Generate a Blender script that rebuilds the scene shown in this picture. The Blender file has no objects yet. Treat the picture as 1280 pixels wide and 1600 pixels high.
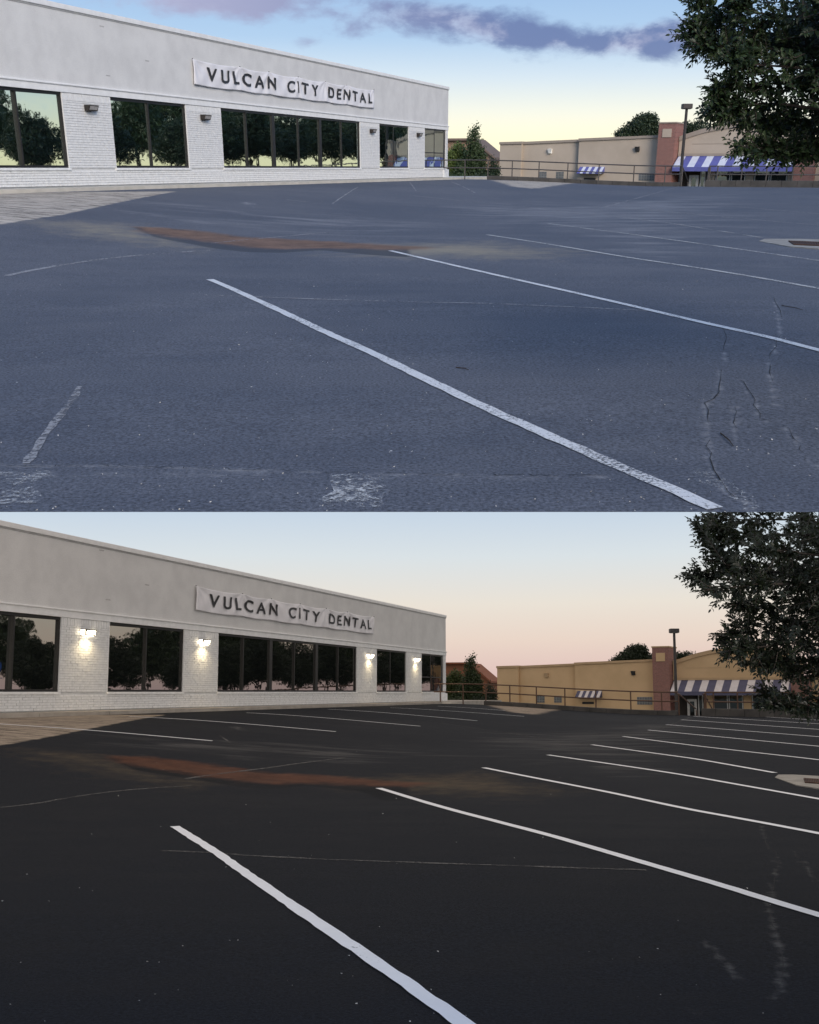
import bpy, bmesh, math, random
import numpy as np
from mathutils import Matrix, Vector, noise as mnoise

# =====================================================================  camera, sky, sun, exposure
SC = bpy.context.scene
COL = SC.collection
FPX, PY = 1600.0, 880.0             # focal length and principal row, in pixels of the 1280 x 1600 photograph
HOR_U, HOR_L = 262.0, 1081.0        # eye level in the upper and the lower picture
EYE = 1.65
PITCH_U = math.atan((PY - HOR_U) / FPX)      # the camera looks down on the upper place
PITCH_L = -math.atan((HOR_L - PY) / FPX)     # and slightly up into the lower one
cam = bpy.data.cameras.new('camera'); cam_o = bpy.data.objects.new('camera', cam); COL.objects.link(cam_o)
cam.sensor_fit = 'HORIZONTAL'; cam.sensor_width = 36; cam.lens = FPX / 1280 * 36
cam.shift_y = (PY - 800) / 1280
cam.clip_start = 0.05; cam.clip_end = 6000
cam_o.location = (0, 0, EYE); cam_o.rotation_euler = (math.pi / 2 - PITCH_U, 0, 0)
SC.camera = cam_o
SC.view_settings.view_transform = 'Standard'; SC.view_settings.look = 'None'
SC.view_settings.exposure = 0.0; SC.view_settings.gamma = 1
SC.cycles.use_denoising = True
SC.cycles.max_bounces = 6; SC.cycles.diffuse_bounces = 3; SC.cycles.glossy_bounces = 4


def lin(r, g, b):
    f = lambda c: ((c / 255 + .055) / 1.055) ** 2.4 if c > 10 else c / 255 / 12.92
    return (f(r), f(g), f(b), 1)


class NT:
    """small wrapper round a node tree"""
    def __init__(s, tree):
        s.t = tree; s.n = tree.nodes; s.l = tree.links
    def add(s, typ, **kw):
        n = s.n.new(typ)
        for k, v in kw.items(): setattr(n, k, v)
        return n
    def link(s, a, b): s.l.new(a, b)
    def put(s, sock, v):
        if hasattr(v, 'is_output'): s.l.new(v, sock)
        else: sock.default_value = v
    def math(s, op, a, b=0.0, c=0.0, clamp=False):
        n = s.add('ShaderNodeMath', operation=op, use_clamp=clamp)
        s.put(n.inputs[0], a); s.put(n.inputs[1], b); s.put(n.inputs[2], c)
        return n.outputs[0]
    def mix(s, fac, a, b, blend='MIX'):
        n = s.add('ShaderNodeMix', data_type='RGBA', blend_type=blend)
        s.put(n.inputs['Factor'], fac); s.put(n.inputs['A'], a) if False else None
        s.put(n.inputs[6], a); s.put(n.inputs[7], b)
        return n.outputs[2]
    def noise(s, vec, scale, detail=4, rough=.55, dist=0.0):
        n = s.add('ShaderNodeTexNoise')
        if vec is not None: s.put(n.inputs['Vector'], vec)
        n.inputs['Scale'].default_value = scale; n.inputs['Detail'].default_value = detail
        n.inputs['Roughness'].default_value = rough; n.inputs['Distortion'].default_value = dist
        return n.outputs['Fac']
    def ramp(s, fac, stops, interp='LINEAR'):
        n = s.add('ShaderNodeValToRGB'); n.color_ramp.interpolation = interp
        e = n.color_ramp.elements
        while len(e) > 1: e.remove(e[0])
        e[0].position, e[0].color = stops[0]
        for p, c in stops[1:]:
            x = e.new(p); x.color = c
        s.put(n.inputs[0], fac)
        return n.outputs['Color']
    def smooth(s, x, lo, hi, to0=0.0, to1=1.0):
        n = s.add('ShaderNodeMapRange', interpolation_type='SMOOTHSTEP')
        s.put(n.inputs[0], x); s.put(n.inputs[1], lo); s.put(n.inputs[2], hi); s.put(n.inputs[3], to0); s.put(n.inputs[4], to1)
        return n.outputs[0]
    def scale(s, vec, v):
        n = s.add('ShaderNodeVectorMath', operation='MULTIPLY'); s.put(n.inputs[0], vec); n.inputs[1].default_value = v
        return n.outputs[0]
    def xyz(s, vec):
        n = s.add('ShaderNodeSeparateXYZ'); s.put(n.inputs[0], vec); return n.outputs
    def attr(s, name):
        return s.add('ShaderNodeAttribute', attribute_name=name).outputs['Fac']


def elev_u(py): return math.sin(math.atan((PY - py) / FPX) - PITCH_U)

# ---- world: the clear evening sky of the upper picture with its band of broken cloud
W = bpy.data.worlds.new('World'); SC.world = W; W.use_nodes = True
w = NT(W.node_tree); w.n.clear()
wo = w.add('ShaderNodeOutputWorld'); bg = w.add('ShaderNodeBackground'); w.link(bg.outputs[0], wo.inputs[0])
gen = w.add('ShaderNodeTexCoord').outputs['Generated']
gx, gy, gz = w.xyz(gen)
sky = w.ramp(w.math('MULTIPLY_ADD', gz, .8, .2), [          # position = .2 + .8 * sin(elevation)
    (0.0, (.10, .10, .11, 1)), (.18, (.13, .125, .12, 1)), (.2, lin(252, 240, 198)), (.2 + .8 * .020, lin(250, 242, 208)),
    (.2 + .8 * .046, lin(235, 236, 222)), (.2 + .8 * .075, lin(204, 219, 230)), (.2 + .8 * .105, lin(170, 198, 226)),
    (.2 + .8 * .16, lin(144, 178, 218)), (.55, lin(136, 168, 210)), (1.0, lin(118, 150, 200))])
az = w.math('ARCTAN2', gx, gy)
comb = w.add('ShaderNodeCombineXYZ'); w.link(az, comb.inputs[0]); w.link(gz, comb.inputs[1])
cv = w.scale(comb.outputs[0], (1.0, 2.1, 1.0))
n1 = w.noise(cv, 13, 6, .58, .25); n2 = w.noise(cv, 34, 5, .6, .2); n3 = w.noise(cv, 3.5, 3, .5)
nn = w.math('ADD', w.math('MULTIPLY', n1, .72), w.math('MULTIPLY', n2, .28))
def az_u(px, py):
    th = PITCH_U; u, v = (px - 640) / FPX, (PY - py) / FPX
    return math.atan2(u, math.cos(th) + v * math.sin(th))
def blob(px, py, rx, ry, amp):
    a0, z0 = az_u(px, py), elev_u(py)
    ra, rz = rx / FPX, ry / FPX
    da = w.math('DIVIDE', w.math('SUBTRACT', az, a0), ra); dz = w.math('DIVIDE', w.math('SUBTRACT', gz, z0), rz)
    q = w.math('ADD', w.math('MULTIPLY', da, da), w.math('MULTIPLY', dz, dz))
    return w.math('MULTIPLY', w.math('POWER', 2.718, w.math('MULTIPLY', q, -1.0)), amp)
tot = None
for b in [(985, 72, 125, 26, .36), (1090, 45, 80, 24, .22), (760, 45, 80, 26, .31), (840, 62, 60, 14, .16), (655, 22, 90, 22, .26), (560, 50, 60, 18, .15),
          (480, 68, 25, 9, .15), (420, 5, 160, 24, .24), (270, 5, 130, 26, .26), (1160, 95, 60, 10, .14)]:
    o = blob(*b); tot = o if tot is None else w.math('ADD', tot, o)
hi = w.math('MULTIPLY', w.smooth(gz, .14, .3), .17)             # the same broken cloud goes on overhead
dens = w.smooth(w.math('ADD', nn, w.math('ADD', tot, hi)), .62, .88)
ccol = w.mix(w.smooth(az, -.25, .12), lin(164, 163, 192), lin(98, 114, 160))
ccol = w.mix(w.smooth(nn, .36, .54), lin(172, 172, 198), ccol)
sky = w.mix(w.math('MULTIPLY', dens, .88), sky, ccol)
w.put(bg.inputs[0], sky); bg.inputs[1].default_value = 1.16

sun = bpy.data.lights.new('sun', 'SUN'); sun.energy = 3.0; sun.angle = math.radians(30); sun.color = (1.0, .89, .78)
sun_o = bpy.data.objects.new('sun', sun); COL.objects.link(sun_o)
sun_o.rotation_euler = Vector((-.33, .83, -.42)).to_track_quat('-Z', 'Y').to_euler()

# =====================================================================  helpers
RND = random.Random(7)
class MB:
    def __init__(s): s.v = []; s.f = []
    def add(s, vs, fs):
        b = len(s.v); s.v += [tuple(p) for p in vs]; s.f += [tuple(b + i for i in f) for f in fs]; return s
    def box(s, x0, x1, y0, y1, z0, z1):
        return s.add([(x0, y0, z0), (x1, y0, z0), (x1, y1, z0), (x0, y1, z0), (x0, y0, z1), (x1, y0, z1), (x1, y1, z1), (x0, y1, z1)],
                     [(3, 2, 1, 0), (4, 5, 6, 7), (0, 1, 5, 4), (1, 2, 6, 5), (2, 3, 7, 6), (3, 0, 4, 7)])
    def tube(s, pts, rs, n=8, cap=True):
        pts = [Vector(p) for p in pts]; ring = []; b = len(s.v)
        for i, p in enumerate(pts):
            d = (pts[min(i + 1, len(pts) - 1)] - pts[max(i - 1, 0)]).normalized()
            a = d.cross(Vector((0, 0, 1)) if abs(d.z) < .9 else Vector((1, 0, 0))).normalized(); c = d.cross(a)
            r = rs[i] if hasattr(rs, '__len__') else rs
            for k in range(n):
                t = 2 * math.pi * k / n; s.v.append(tuple(p + (a * math.cos(t) + c * math.sin(t)) * r))
        for i in range(len(pts) - 1):
            for k in range(n):
                k2 = (k + 1) % n
                s.f.append((b + i * n + k, b + i * n + k2, b + (i + 1) * n + k2, b + (i + 1) * n + k))
        if cap:
            s.f.append(tuple(b + k for k in range(n))[::-1]); s.f.append(tuple(b + (len(pts) - 1) * n + k for k in range(n)))
        return s
    def prism(s, poly, y0, y1):                                   # polygon in (x, z), extruded along y
        n = len(poly)
        vs = [(x, y0, z) for x, z in poly] + [(x, y1, z) for x, z in poly]
        return s.add(vs, [tuple(range(n)), tuple(range(2 * n - 1, n - 1, -1))] + [(i, i + n, (i + 1) % n + n, (i + 1) % n) for i in range(n)])
    def slab(s, poly, z0, z1):                                    # polygon in (x, y), extruded along z
        n = len(poly)
        vs = [(x, y, z0) for x, y in poly] + [(x, y, z1) for x, y in poly]
        return s.add(vs, [tuple(range(n))[::-1], tuple(range(n, 2 * n))] + [(i, (i + 1) % n, (i + 1) % n + n, i + n) for i in range(n)])
    def build(s, name, mat, parent=None, smooth=False, bevel=0):
        me = bpy.data.meshes.new(name); me.from_pydata(s.v, [], s.f); me.update()
        if smooth: me.polygons.foreach_set('use_smooth', [True] * len(me.polygons))
        o = bpy.data.objects.new(name, me); COL.objects.link(o)
        if mat: me.materials.append(mat)
        if parent: o.parent = parent
        if bevel:
            m = o.modifiers.new('bevel', 'BEVEL'); m.width = bevel; m.segments = 2; m.limit_method = 'ANGLE'
        return o

def box(x0, x1, y0, y1, z0, z1): return MB().box(x0, x1, y0, y1, z0, z1)

def tag(o, label=None, cat=None, group=None, kind=None):
    for k, v in (('label', label), ('category', cat), ('group', group), ('kind', kind)):
        if v: o[k] = v
    return o

# ---- materials
MATS = {}
def mat(name, c1, c2=None, scale=4, rough=.7, bump=0.0, bscale=60, metal=0.0, spec=.4, grain=0.0, vec=(1, 1, 1)):
    if name in MATS: return MATS[name]
    m = bpy.data.materials.new(name); m.use_nodes = True; t = NT(m.node_tree)
    p = t.n['Principled BSDF']; p.inputs['Roughness'].default_value = rough; p.inputs['Metallic'].default_value = metal
    p.inputs['Specular IOR Level'].default_value = spec
    co = t.scale(t.add('ShaderNodeTexCoord').outputs['Object'], vec)
    c1 = tuple(c1) + (1,) * (4 - len(c1)); c2 = tuple(c2 or [x * .8 for x in c1[:3]]); c2 = c2 + (1,) * (4 - len(c2))
    col = t.mix(t.smooth(t.noise(co, scale, 6, .6), .3, .7), c1, c2)
    if grain:
        col = t.mix(grain, col, t.ramp(t.noise(co, bscale, 3, .7), [(.3, (.15, .15, .15, 1)), (.7, (.95, .95, .95, 1))]), 'OVERLAY')
    t.put(p.inputs['Base Color'], col)
    if bump:
        b = t.add('ShaderNodeBump'); b.inputs['Strength'].default_value = bump; b.inputs['Distance'].default_value = .02
        t.put(b.inputs['Height'], t.noise(co, bscale, 5, .65)); t.link(b.outputs[0], p.inputs['Normal'])
    MATS[name] = m
    return m

def leaf_mat(name, c1, c2, c3=None):
    if name in MATS: return MATS[name]
    m = bpy.data.materials.new(name); m.use_nodes = True; t = NT(m.node_tree); p = t.n['Principled BSDF']
    p.inputs['Roughness'].default_value = .45; p.inputs['Specular IOR Level'].default_value = .35
    g = t.add('ShaderNodeNewGeometry')
    col = t.ramp(g.outputs['Random Per Island'], [(0, c1 + (1,)), (.6, c2 + (1,)), (1, (c3 or c2) + (1,))])
    t.put(p.inputs['Base Color'], col)
    tr = t.add('ShaderNodeBsdfTranslucent'); t.put(tr.inputs[0], t.mix(.5, col, (.10, .14, .03, 1)))
    mx = t.add('ShaderNodeMixShader'); mx.inputs[0].default_value = .15
    t.link(p.outputs[0], mx.inputs[1]); t.link(tr.outputs[0], mx.inputs[2]); t.link(mx.outputs[0], t.n['Material Output'].inputs[0])
    MATS[name] = m
    return m

def glass_mat(name, tint, refl):
    """tinted mirror glazing: dark body under a strong, slightly uneven reflection"""
    if name in MATS: return MATS[name]
    m = bpy.data.materials.new(name); m.use_nodes = True; t = NT(m.node_tree); t.n.remove(t.n['Principled BSDF'])
    d = t.add('ShaderNodeBsdfDiffuse'); d.inputs[0].default_value = (.012, .014, .015, 1)
    g = t.add('ShaderNodeBsdfGlossy'); g.inputs[0].default_value = tint + (1,); g.inputs['Roughness'].default_value = .015
    b = t.add('ShaderNodeBump'); b.inputs['Strength'].default_value = .05; b.inputs['Distance'].default_value = .05
    t.put(b.inputs['Height'], t.noise(t.add('ShaderNodeTexCoord').outputs['Object'], 1.3, 2, .5)); t.link(b.outputs[0], g.inputs['Normal'])
    mx = t.add('ShaderNodeMixShader'); mx.inputs[0].default_value = refl
    t.link(d.outputs[0], mx.inputs[1]); t.link(g.outputs[0], mx.inputs[2]); t.link(mx.outputs[0], t.n['Material Output'].inputs[0])
    MATS[name] = m
    return m

def emit_mat(name, col, strength):
    if name in MATS: return MATS[name]
    m = bpy.data.materials.new(name); m.use_nodes = True; t = NT(m.node_tree); t.n.remove(t.n['Principled BSDF'])
    e = t.add('ShaderNodeEmission'); e.inputs[0].default_value = tuple(col) + (1,); e.inputs[1].default_value = strength
    t.link(e.outputs[0], t.n['Material Output'].inputs[0]); MATS[name] = m
    return m

def asphalt_mat(name, dark, light, rustc, dustc, gravc, palec, spec_amt, rough, gloss, scuff):
    """sealed asphalt; the stain attributes on the lot mesh (rust, dust, gravel, pale, scuff) say where mud, silt and bare stone lie"""
    m = bpy.data.materials.new(name); m.use_nodes = True; t = NT(m.node_tree); p = t.n['Principled BSDF']
    co = t.add('ShaderNodeTexCoord').outputs['Object']
    big = t.noise(co, .16, 5, .6, .4); mid = t.noise(co, 1.4, 6, .65); fine = t.noise(co, 45, 3, .7)
    rot = t.add('ShaderNodeMapping'); t.put(rot.inputs[0], co); rot.inputs['Rotation'].default_value = (0, 0, .62); rot.inputs['Scale'].default_value = (.45, 1.7, 1)
    strk = t.noise(rot.outputs[0], .9, 6, .62, .6)
    f = t.math('ADD', t.math('MULTIPLY', big, .5), t.math('ADD', t.math('MULTIPLY', mid, .2), t.math('MULTIPLY', strk, .3)))
    col = t.mix(t.smooth(f, .36, .64), dark, light)
    col = t.mix(.8, col, t.ramp(fine, [(.28, (.10, .10, .10, 1)), (.5, (.5, .5, .5, 1)), (.72, (.9, .9, .9, 1))]), 'OVERLAY')
    n6 = t.noise(co, 6, 6, .7); n2_ = t.noise(co, 2.2, 6, .7)
    def layer(col, att, c, wob, lo, hi, mx=1.0, nz=n2_):
        a = t.math('ADD', t.attr(att), t.math('MULTIPLY', t.math('SUBTRACT', nz, .5), wob))
        return t.mix(t.math('MULTIPLY', t.smooth(a, lo, hi), mx), col, c)
    col = layer(col, 'scuff', palec, 2.4, .62, 1.5, scuff, strk)
    col = layer(col, 'dust', dustc, .9, .3, 1.0, .72)
    gcol = t.ramp(t.noise(rot.outputs[0], 2.6, 9, .85), [(.42, tuple(x * .3 for x in gravc[:3]) + (1,)), (.48, gravc), (.57, tuple(min(1, x * 1.45) for x in gravc[:3]) + (1,))])
    col = layer(col, 'gravel', gcol, .5, .35, .62, .95)
    rcol = t.ramp(n2_, [(.3, tuple(x * .55 for x in rustc[:3]) + (1,)), (.6, rustc), (.8, tuple(x * 1.3 for x in rustc[:3]) + (1,))])
    col = layer(col, 'damp', tuple(x * .62 for x in dark[:3]) + (1,), .5, .35, .7, .85)
    col = layer(col, 'rust', rcol, .75, .25, .85, .92)
    col = layer(col, 'pale', palec, 1.4, .6, 1.15, .7, n6)
    vo = t.add('ShaderNodeTexVoronoi'); t.put(vo.inputs['Vector'], co); vo.inputs['Scale'].default_value = 9
    pick = t.math('GREATER_THAN', t.xyz(vo.outputs['Color'])[0], 1 - spec_amt)
    dot = t.math('LESS_THAN', vo.outputs['Distance'], .07)
    col = t.mix(t.math('MULTIPLY', pick, dot), col, (.62, .62, .62, 1))
    t.put(p.inputs['Base Color'], col)
    t.put(p.inputs['Roughness'], t.smooth(f, .35, .65, rough - .1, rough + .08)); p.inputs['Specular IOR Level'].default_value = gloss
    b = t.add('ShaderNodeBump'); b.inputs['Strength'].default_value = .55; b.inputs['Distance'].default_value = .012
    t.put(b.inputs['Height'], t.math('ADD', t.noise(co, 70, 4, .75), t.math('MULTIPLY', n6, .8))); t.link(b.outputs[0], p.inputs['Normal'])
    return m

def paint_mat(name, paint, cover, scale=26, strength=1.0):
    """paint worn through to the asphalt in flecks"""
    m = bpy.data.materials.new(name); m.use_nodes = True; t = NT(m.node_tree); p = t.n['Principled BSDF']
    co = t.add('ShaderNodeTexCoord').outputs['Object']
    a = t.math('ADD', t.math('MULTIPLY', t.noise(co, scale, 5, .75), .62), t.math('MULTIPLY', t.noise(co, 1.3, 4, .6), .38))
    th = .70 - cover * .42
    fac = t.math('MULTIPLY', t.smooth(a, th, th + .14), strength)
    t.put(p.inputs['Base Color'], t.mix(t.noise(co, 9, 5, .6), tuple(x * .84 for x in paint[:3]) + (1,), paint)); p.inputs['Roughness'].default_value = .75
    p.inputs['Specular IOR Level'].default_value = .2
    b = t.add('ShaderNodeBump'); b.inputs['Strength'].default_value = .35; b.inputs['Distance'].default_value = .01
    t.put(b.inputs['Height'], t.noise(co, 70, 4, .7)); t.link(b.outputs[0], p.inputs['Normal'])
    tr = t.add('ShaderNodeBsdfTransparent'); mx = t.add('ShaderNodeMixShader'); t.put(mx.inputs[0], fac)
    t.link(tr.outputs[0], mx.inputs[1]); t.link(p.outputs[0], mx.inputs[2]); t.link(mx.outputs[0], t.n['Material Output'].inputs[0])
    return m

def sstep(x):
    x = np.clip(x, 0, 1); return x * x * (3 - 2 * x)

def poly_sdf(P, poly):
    """signed distance (inside positive) of points P (n,2) to a polygon"""
    poly = np.asarray(poly, float); n = len(poly)
    d = np.full(len(P), 1e9); ins = np.zeros(len(P), bool)
    for i in range(n):
        a, b = poly[i], poly[(i + 1) % n]; e = b - a; v = P - a
        h = np.clip((v @ e) / max(e @ e, 1e-9), 0, 1)
        d = np.minimum(d, np.hypot(*(v - h[:, None] * e).T))
        c = (a[1] > P[:, 1]) != (b[1] > P[:, 1])
        with np.errstate(divide='ignore', invalid='ignore'):
            xi = (b[0] - a[0]) * (P[:, 1] - a[1]) / (b[1] - a[1] + 1e-12) + a[0]
        ins ^= c & (P[:, 0] < xi)
    return np.where(ins, d, -d)

def line_dist(P, pts):
    d = np.full(len(P), 1e9)
    for a, b in zip(pts[:-1], pts[1:]):
        a, b = np.asarray(a), np.asarray(b); e = b - a; v = P - a
        h = np.clip((v @ e) / max(e @ e, 1e-9), 0, 1)
        d = np.minimum(d, np.hypot(*(v - h[:, None] * e).T))
    return d

def leaf_verts(c, d, nrm, L, wd):
    """one folded, pointed leaf: 8 vertices, 6 faces"""
    d = d.normalized(); s = d.cross(nrm)
    s = s.normalized() if s.length > 1e-5 else Vector((1, 0, 0)); up = s.cross(d)
    P = []
    for t, wv, sag in ((0, 0, 0), (.35, .95, .02), (.7, .75, -.02), (1, 0, -.14)):
        m_ = c + d * (L * t) + up * (L * sag)
        if wv == 0: P.append((m_,))
        else: P.append((m_ + s * (wd * wv * .5) + up * (wd * .18), m_, m_ - s * (wd * wv * .5) + up * (wd * .18)))
    vs = [P[0][0], *P[1], *P[2], P[3][0]]
    return vs, [(0, 2, 1), (0, 3, 2), (1, 2, 5, 4), (2, 3, 6, 5), (4, 5, 7), (5, 6, 7)]

def rvec(r):
    while True:
        v = Vector((r.uniform(-1, 1), r.uniform(-1, 1), r.uniform(-1, 1)))
        if .05 < v.length < 1: return v.normalized()

# =====================================================================  a place: the same parking lot seen on two evenings
class Place:
    def __init__(s, **kw):
        s.__dict__.update(kw)
        s.c, s.s = math.cos(s.pitch), math.sin(s.pitch)
        # the long front of the white building, from its roof corners in the picture (the roof is 5.0 m above the eye)
        ra, rb = s.ray(*s.roof[0]), s.ray(*s.roof[1])
        A, B = ra * (5.0 / ra.z), rb * (5.0 / rb.z)
        s.A = Vector((A.x, A.y)); s.dir = Vector((B.x - A.x, B.y - A.y)); s.L = s.dir.length; s.dir.normalize()
        s.nrm = Vector((s.dir.y, -s.dir.x))                       # towards the lot
        s.base = 1.05                                             # pavement level at the building
        s.ang = math.atan2(s.dir.y, s.dir.x)
        # the far store: a wall plane fixed by two corners
        p1, p2 = s.ray(s.tx(783), s.hor), s.ray(s.tx(1035), s.hor)
        p1 = p1 * (109 / p1.y); p2 = p2 * (101 / p2.y)
        s.T = Vector((p1.x, p1.y)); s.tdir = Vector((p2.x - p1.x, p2.y - p1.y)).normalized(); s.tn = Vector((s.tdir.y, -s.tdir.x))
        # the kerb at the far edge of the lot
        e1, e2 = s.hit(*s.kerb[0]), s.hit(*s.kerb[1])
        s.K = Vector((e1.x, e1.y)); s.kdir = Vector((e2.x - e1.x, e2.y - e1.y)).normalized(); s.kn = Vector((s.kdir.y, -s.kdir.x))
    def ray(s, px, py):
        u, v = (px - 640) / FPX, (PY - py) / FPX
        return Vector((u, s.c + v * s.s, -s.s + v * s.c))
    def tx(s, x):                                                # column of the upper picture -> column of this picture
        return x if s.upper else .988 * x + 5
    def ty(s, y): return y if s.upper else y + 819
    def ground(s, x, y):
        sd = (x - s.A.x) * s.nrm.x + (y - s.A.y) * s.nrm.y
        zp = .008 * y; zb = s.base - .12
        return zp + (zb - zp) * sstep((15 - sd) / 13.5)
    def hit(s, px, py, dz=0.0):
        r = s.ray(px, py); t0 = 3.0
        g = lambda t: EYE + r.z * t - float(s.ground(r.x * t, r.y * t)) - dz
        t = t0
        while t < 260 and g(t) > 0: t0 = t; t *= 1.02
        a, b = t0, t
        for _ in range(40):
            m = (a + b) / 2
            if g(m) > 0: a = m
            else: b = m
        return Vector((r.x * b, r.y * b, float(s.ground(r.x * b, r.y * b))))
    def facade(s, px, py):
        """(along, height above pavement) where the ray meets the front of the white building"""
        r = s.ray(px, py); k = (s.A.x * s.nrm.x + s.A.y * s.nrm.y) / (r.x * s.nrm.x + r.y * s.nrm.y)
        q = Vector((r.x * k - s.A.x, r.y * k - s.A.y))
        return q.dot(s.dir), EYE + r.z * k - s.base
    def store(s, px, py):
        px, py = s.tx(px), s.ty(py)
        r = s.ray(px, py); k = s.T.dot(s.tn) / (r.x * s.tn.x + r.y * s.tn.y)
        q = Vector((r.x * k - s.T.x, r.y * k - s.T.y))
        return q.dot(s.tdir), EYE + r.z * k
    def at(s, px, py, Y):
        r = s.ray(px, py); k = Y / r.y
        return Vector((r.x * k, Y, EYE + r.z * k))
    def root(s, name, loc, rz=0.0):
        o = bpy.data.objects.new(name, None); COL.objects.link(o); o.empty_display_size = .3
        o.matrix_world = s.M @ Matrix.Translation(loc) @ Matrix.Rotation(rz, 4, 'Z')
        return o
    def top(s, o, loc=(0, 0, 0), rz=0.0):
        o.matrix_world = s.M @ Matrix.Translation(loc) @ Matrix.Rotation(rz, 4, 'Z'); return o

TILT = Matrix.Translation((0, 0, EYE)) @ Matrix.Rotation(-(PITCH_U - PITCH_L), 4, 'X') @ Matrix.Translation((0, 0, -EYE))

UP = Place(upper=True, M=Matrix.Identity(4), pitch=PITCH_U, hor=HOR_U, where='in the upper picture',
    w2='upper picture', roof=((0, -15), (701, 135.6)), kerb=((762, 280.5), (1280, 293)),
    windows=[(-75, 103, [(-30, .06), (33, .06)]), (177, 293, [(236, .06)]), (347, 563, [(387, .06), (429, .26), (468, .06), (502, .26), (535, .06)]),
             (593, 639, [(616, .06)]), (664, 697, [(680, .06)])],
    lamps=[(137, 157), (317, 174), (580, 197), (653, 204)], lit=False,
    banner=((298, 90), (301, 131), (583, 142), (583, 169)),
    gravel=[(-160, 303), (0, 302), (277, 299), (100, 335), (0, 350), (-160, 372)],
    far_patch=[(768, 281.5), (905, 284.5), (860, 291), (835, 294.5), (805, 292)],
    rust=[(212, 354), (260, 356), (320, 361), (390, 370), (450, 373), (525, 377), (590, 382), (640, 384), (690, 386), (640, 391), (575, 389), (490, 388), (430, 389), (390, 387), (340, 380), (290, 373), (240, 366), (210, 360)],
    damp=[(205, 354), (240, 370), (290, 380), (340, 389), (390, 394), (440, 395), (500, 391), (575, 398), (640, 402), (640, 386), (525, 379), (390, 372), (280, 358)],
    dust=[[(40, 343), (130, 347), (215, 352), (260, 368), (330, 386), (300, 391), (200, 378), (100, 362)], [(480, 384), (640, 380), (760, 378), (900, 395), (820, 404), (660, 402), (560, 400)]],
    scuff=[[(120, 318), (240, 308), (420, 330), (700, 340), (760, 352), (640, 372), (400, 360), (230, 345)], [(640, 320), (1180, 298), (1200, 330), (1150, 420), (900, 400), (800, 360)]],
    pale=[[(368, 316), (392, 314), (408, 320), (385, 321)], [(1000, 607), (1020, 612), (1012, 626), (992, 620)]],
    bands=[],
    lines=[[(328, 437), (350, 446), (425, 480), (510, 520), (590, 556), (640, 581), (765, 641), (865, 685), (965, 729), (1065, 772), (1118, 796), (1150, 811)],
           [(610, 392), (640, 399), (790, 433.5), (890, 456), (990, 479), (1100, 505), (1200, 527), (1280, 548), (1340, 564)],
           [(761, 367), (850, 380.5), (990, 404), (1090, 418.5), (1190, 435), (1280, 451), (1330, 461)],
           [(856.5, 349.5), (990, 366.5), (1090, 380.5), (1280, 407.5), (1330, 415)],
           [(924, 335), (1040, 347.5), (1190, 371.5)],
           [(974, 324), (1050, 331.5), (1160, 342)]],
    ghosts=[[(974, 324), (1050, 331.5), (1280, 352)], [(1012, 315), (1140, 322), (1280, 334)], [(320, 461), (365, 463), (480, 467), (640, 472), (760, 474), (900, 480), (1020, 486)],
            [(10, 431), (40, 424), (120, 410), (200, 400), (260, 395), (330, 391)], [(640, 305), (800, 320), (920, 335)],
            [(330, 380), (390, 374), (450, 369), (520, 362)], [(448, 312), (484, 316)], [(126, 604), (104, 636), (80, 668), (40, 725)],
            [(520, 318), (560, 292)], [(640, 285), (650, 298)], [(940, 325), (1030, 300), (1060, 292)], [(705, 284), (742, 301)]],
    worn=[([(36, 738), (20, 755), (0, 778), (-20, 800)], .34), ([(556, 742), (554, 770), (550, 806)], .3), ([(1092, 733), (1120, 755), (1150, 780), (1180, 796)], .10)],
    oldband=[(-150, 741), (150, 741), (420, 742), (640, 744), (860, 746), (1010, 744)],
    cracks=[[(1132, 508), (1136, 540), (1126, 580), (1122, 615), (1103, 632), (1105, 680), (1108, 718), (1135, 770), (1180, 795)],
            [(1205, 465), (1217, 485), (1220, 525), (1200, 570), (1206, 596), (1215, 636)],
            [(1155, 590), (1178, 625), (1190, 655), (1225, 665), (1248, 695), (1260, 720), (1290, 735)],
            [(1150, 634), (1150, 670), (1144, 702)], [(0, 728), (210, 729), (420, 736), (640, 741), (860, 743), (1000, 742)],
            [(0, 727), (-60, 727)]],
    pad=[(1186, 377), (1198, 371.5), (1345, 375.5), (1352, 386), (1330, 394), (1232, 386)], grate=[(1232, 378), (1300, 381), (1300, 387), (1240, 384)],
    limbs=[([(1340, 20), (1230, 25), (1160, 18), (1152, 0)], 34, 8), ([(1300, 62), (1200, 58), (1140, 35), (1085, 8)], 26, 6), ([(1340, 75), (1220, 66), (1130, 60), (1076, 50)], 30, 9),
           ([(1300, 82), (1180, 72), (1091, 72)], 20, 5), ([(1340, 110), (1240, 105), (1170, 100), (1139, 90)], 26, 7), ([(1340, 140), (1230, 130), (1150, 132), (1117, 141)], 30, 9),
           ([(1340, 170), (1220, 162), (1150, 163), (1117, 168)], 26, 6), ([(1340, 190), (1230, 185), (1158, 184)], 17, 5), ([(1340, 205), (1260, 205), (1198, 195)], 14, 5),
           ([(1340, 240), (1260, 228), (1200, 232), (1162, 231)], 8, 6), ([(1340, 225), (1280, 236), (1222, 244)], 8, 5)],
    fill=(1210, 1370, -70, 165), ytop=-90)

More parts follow.
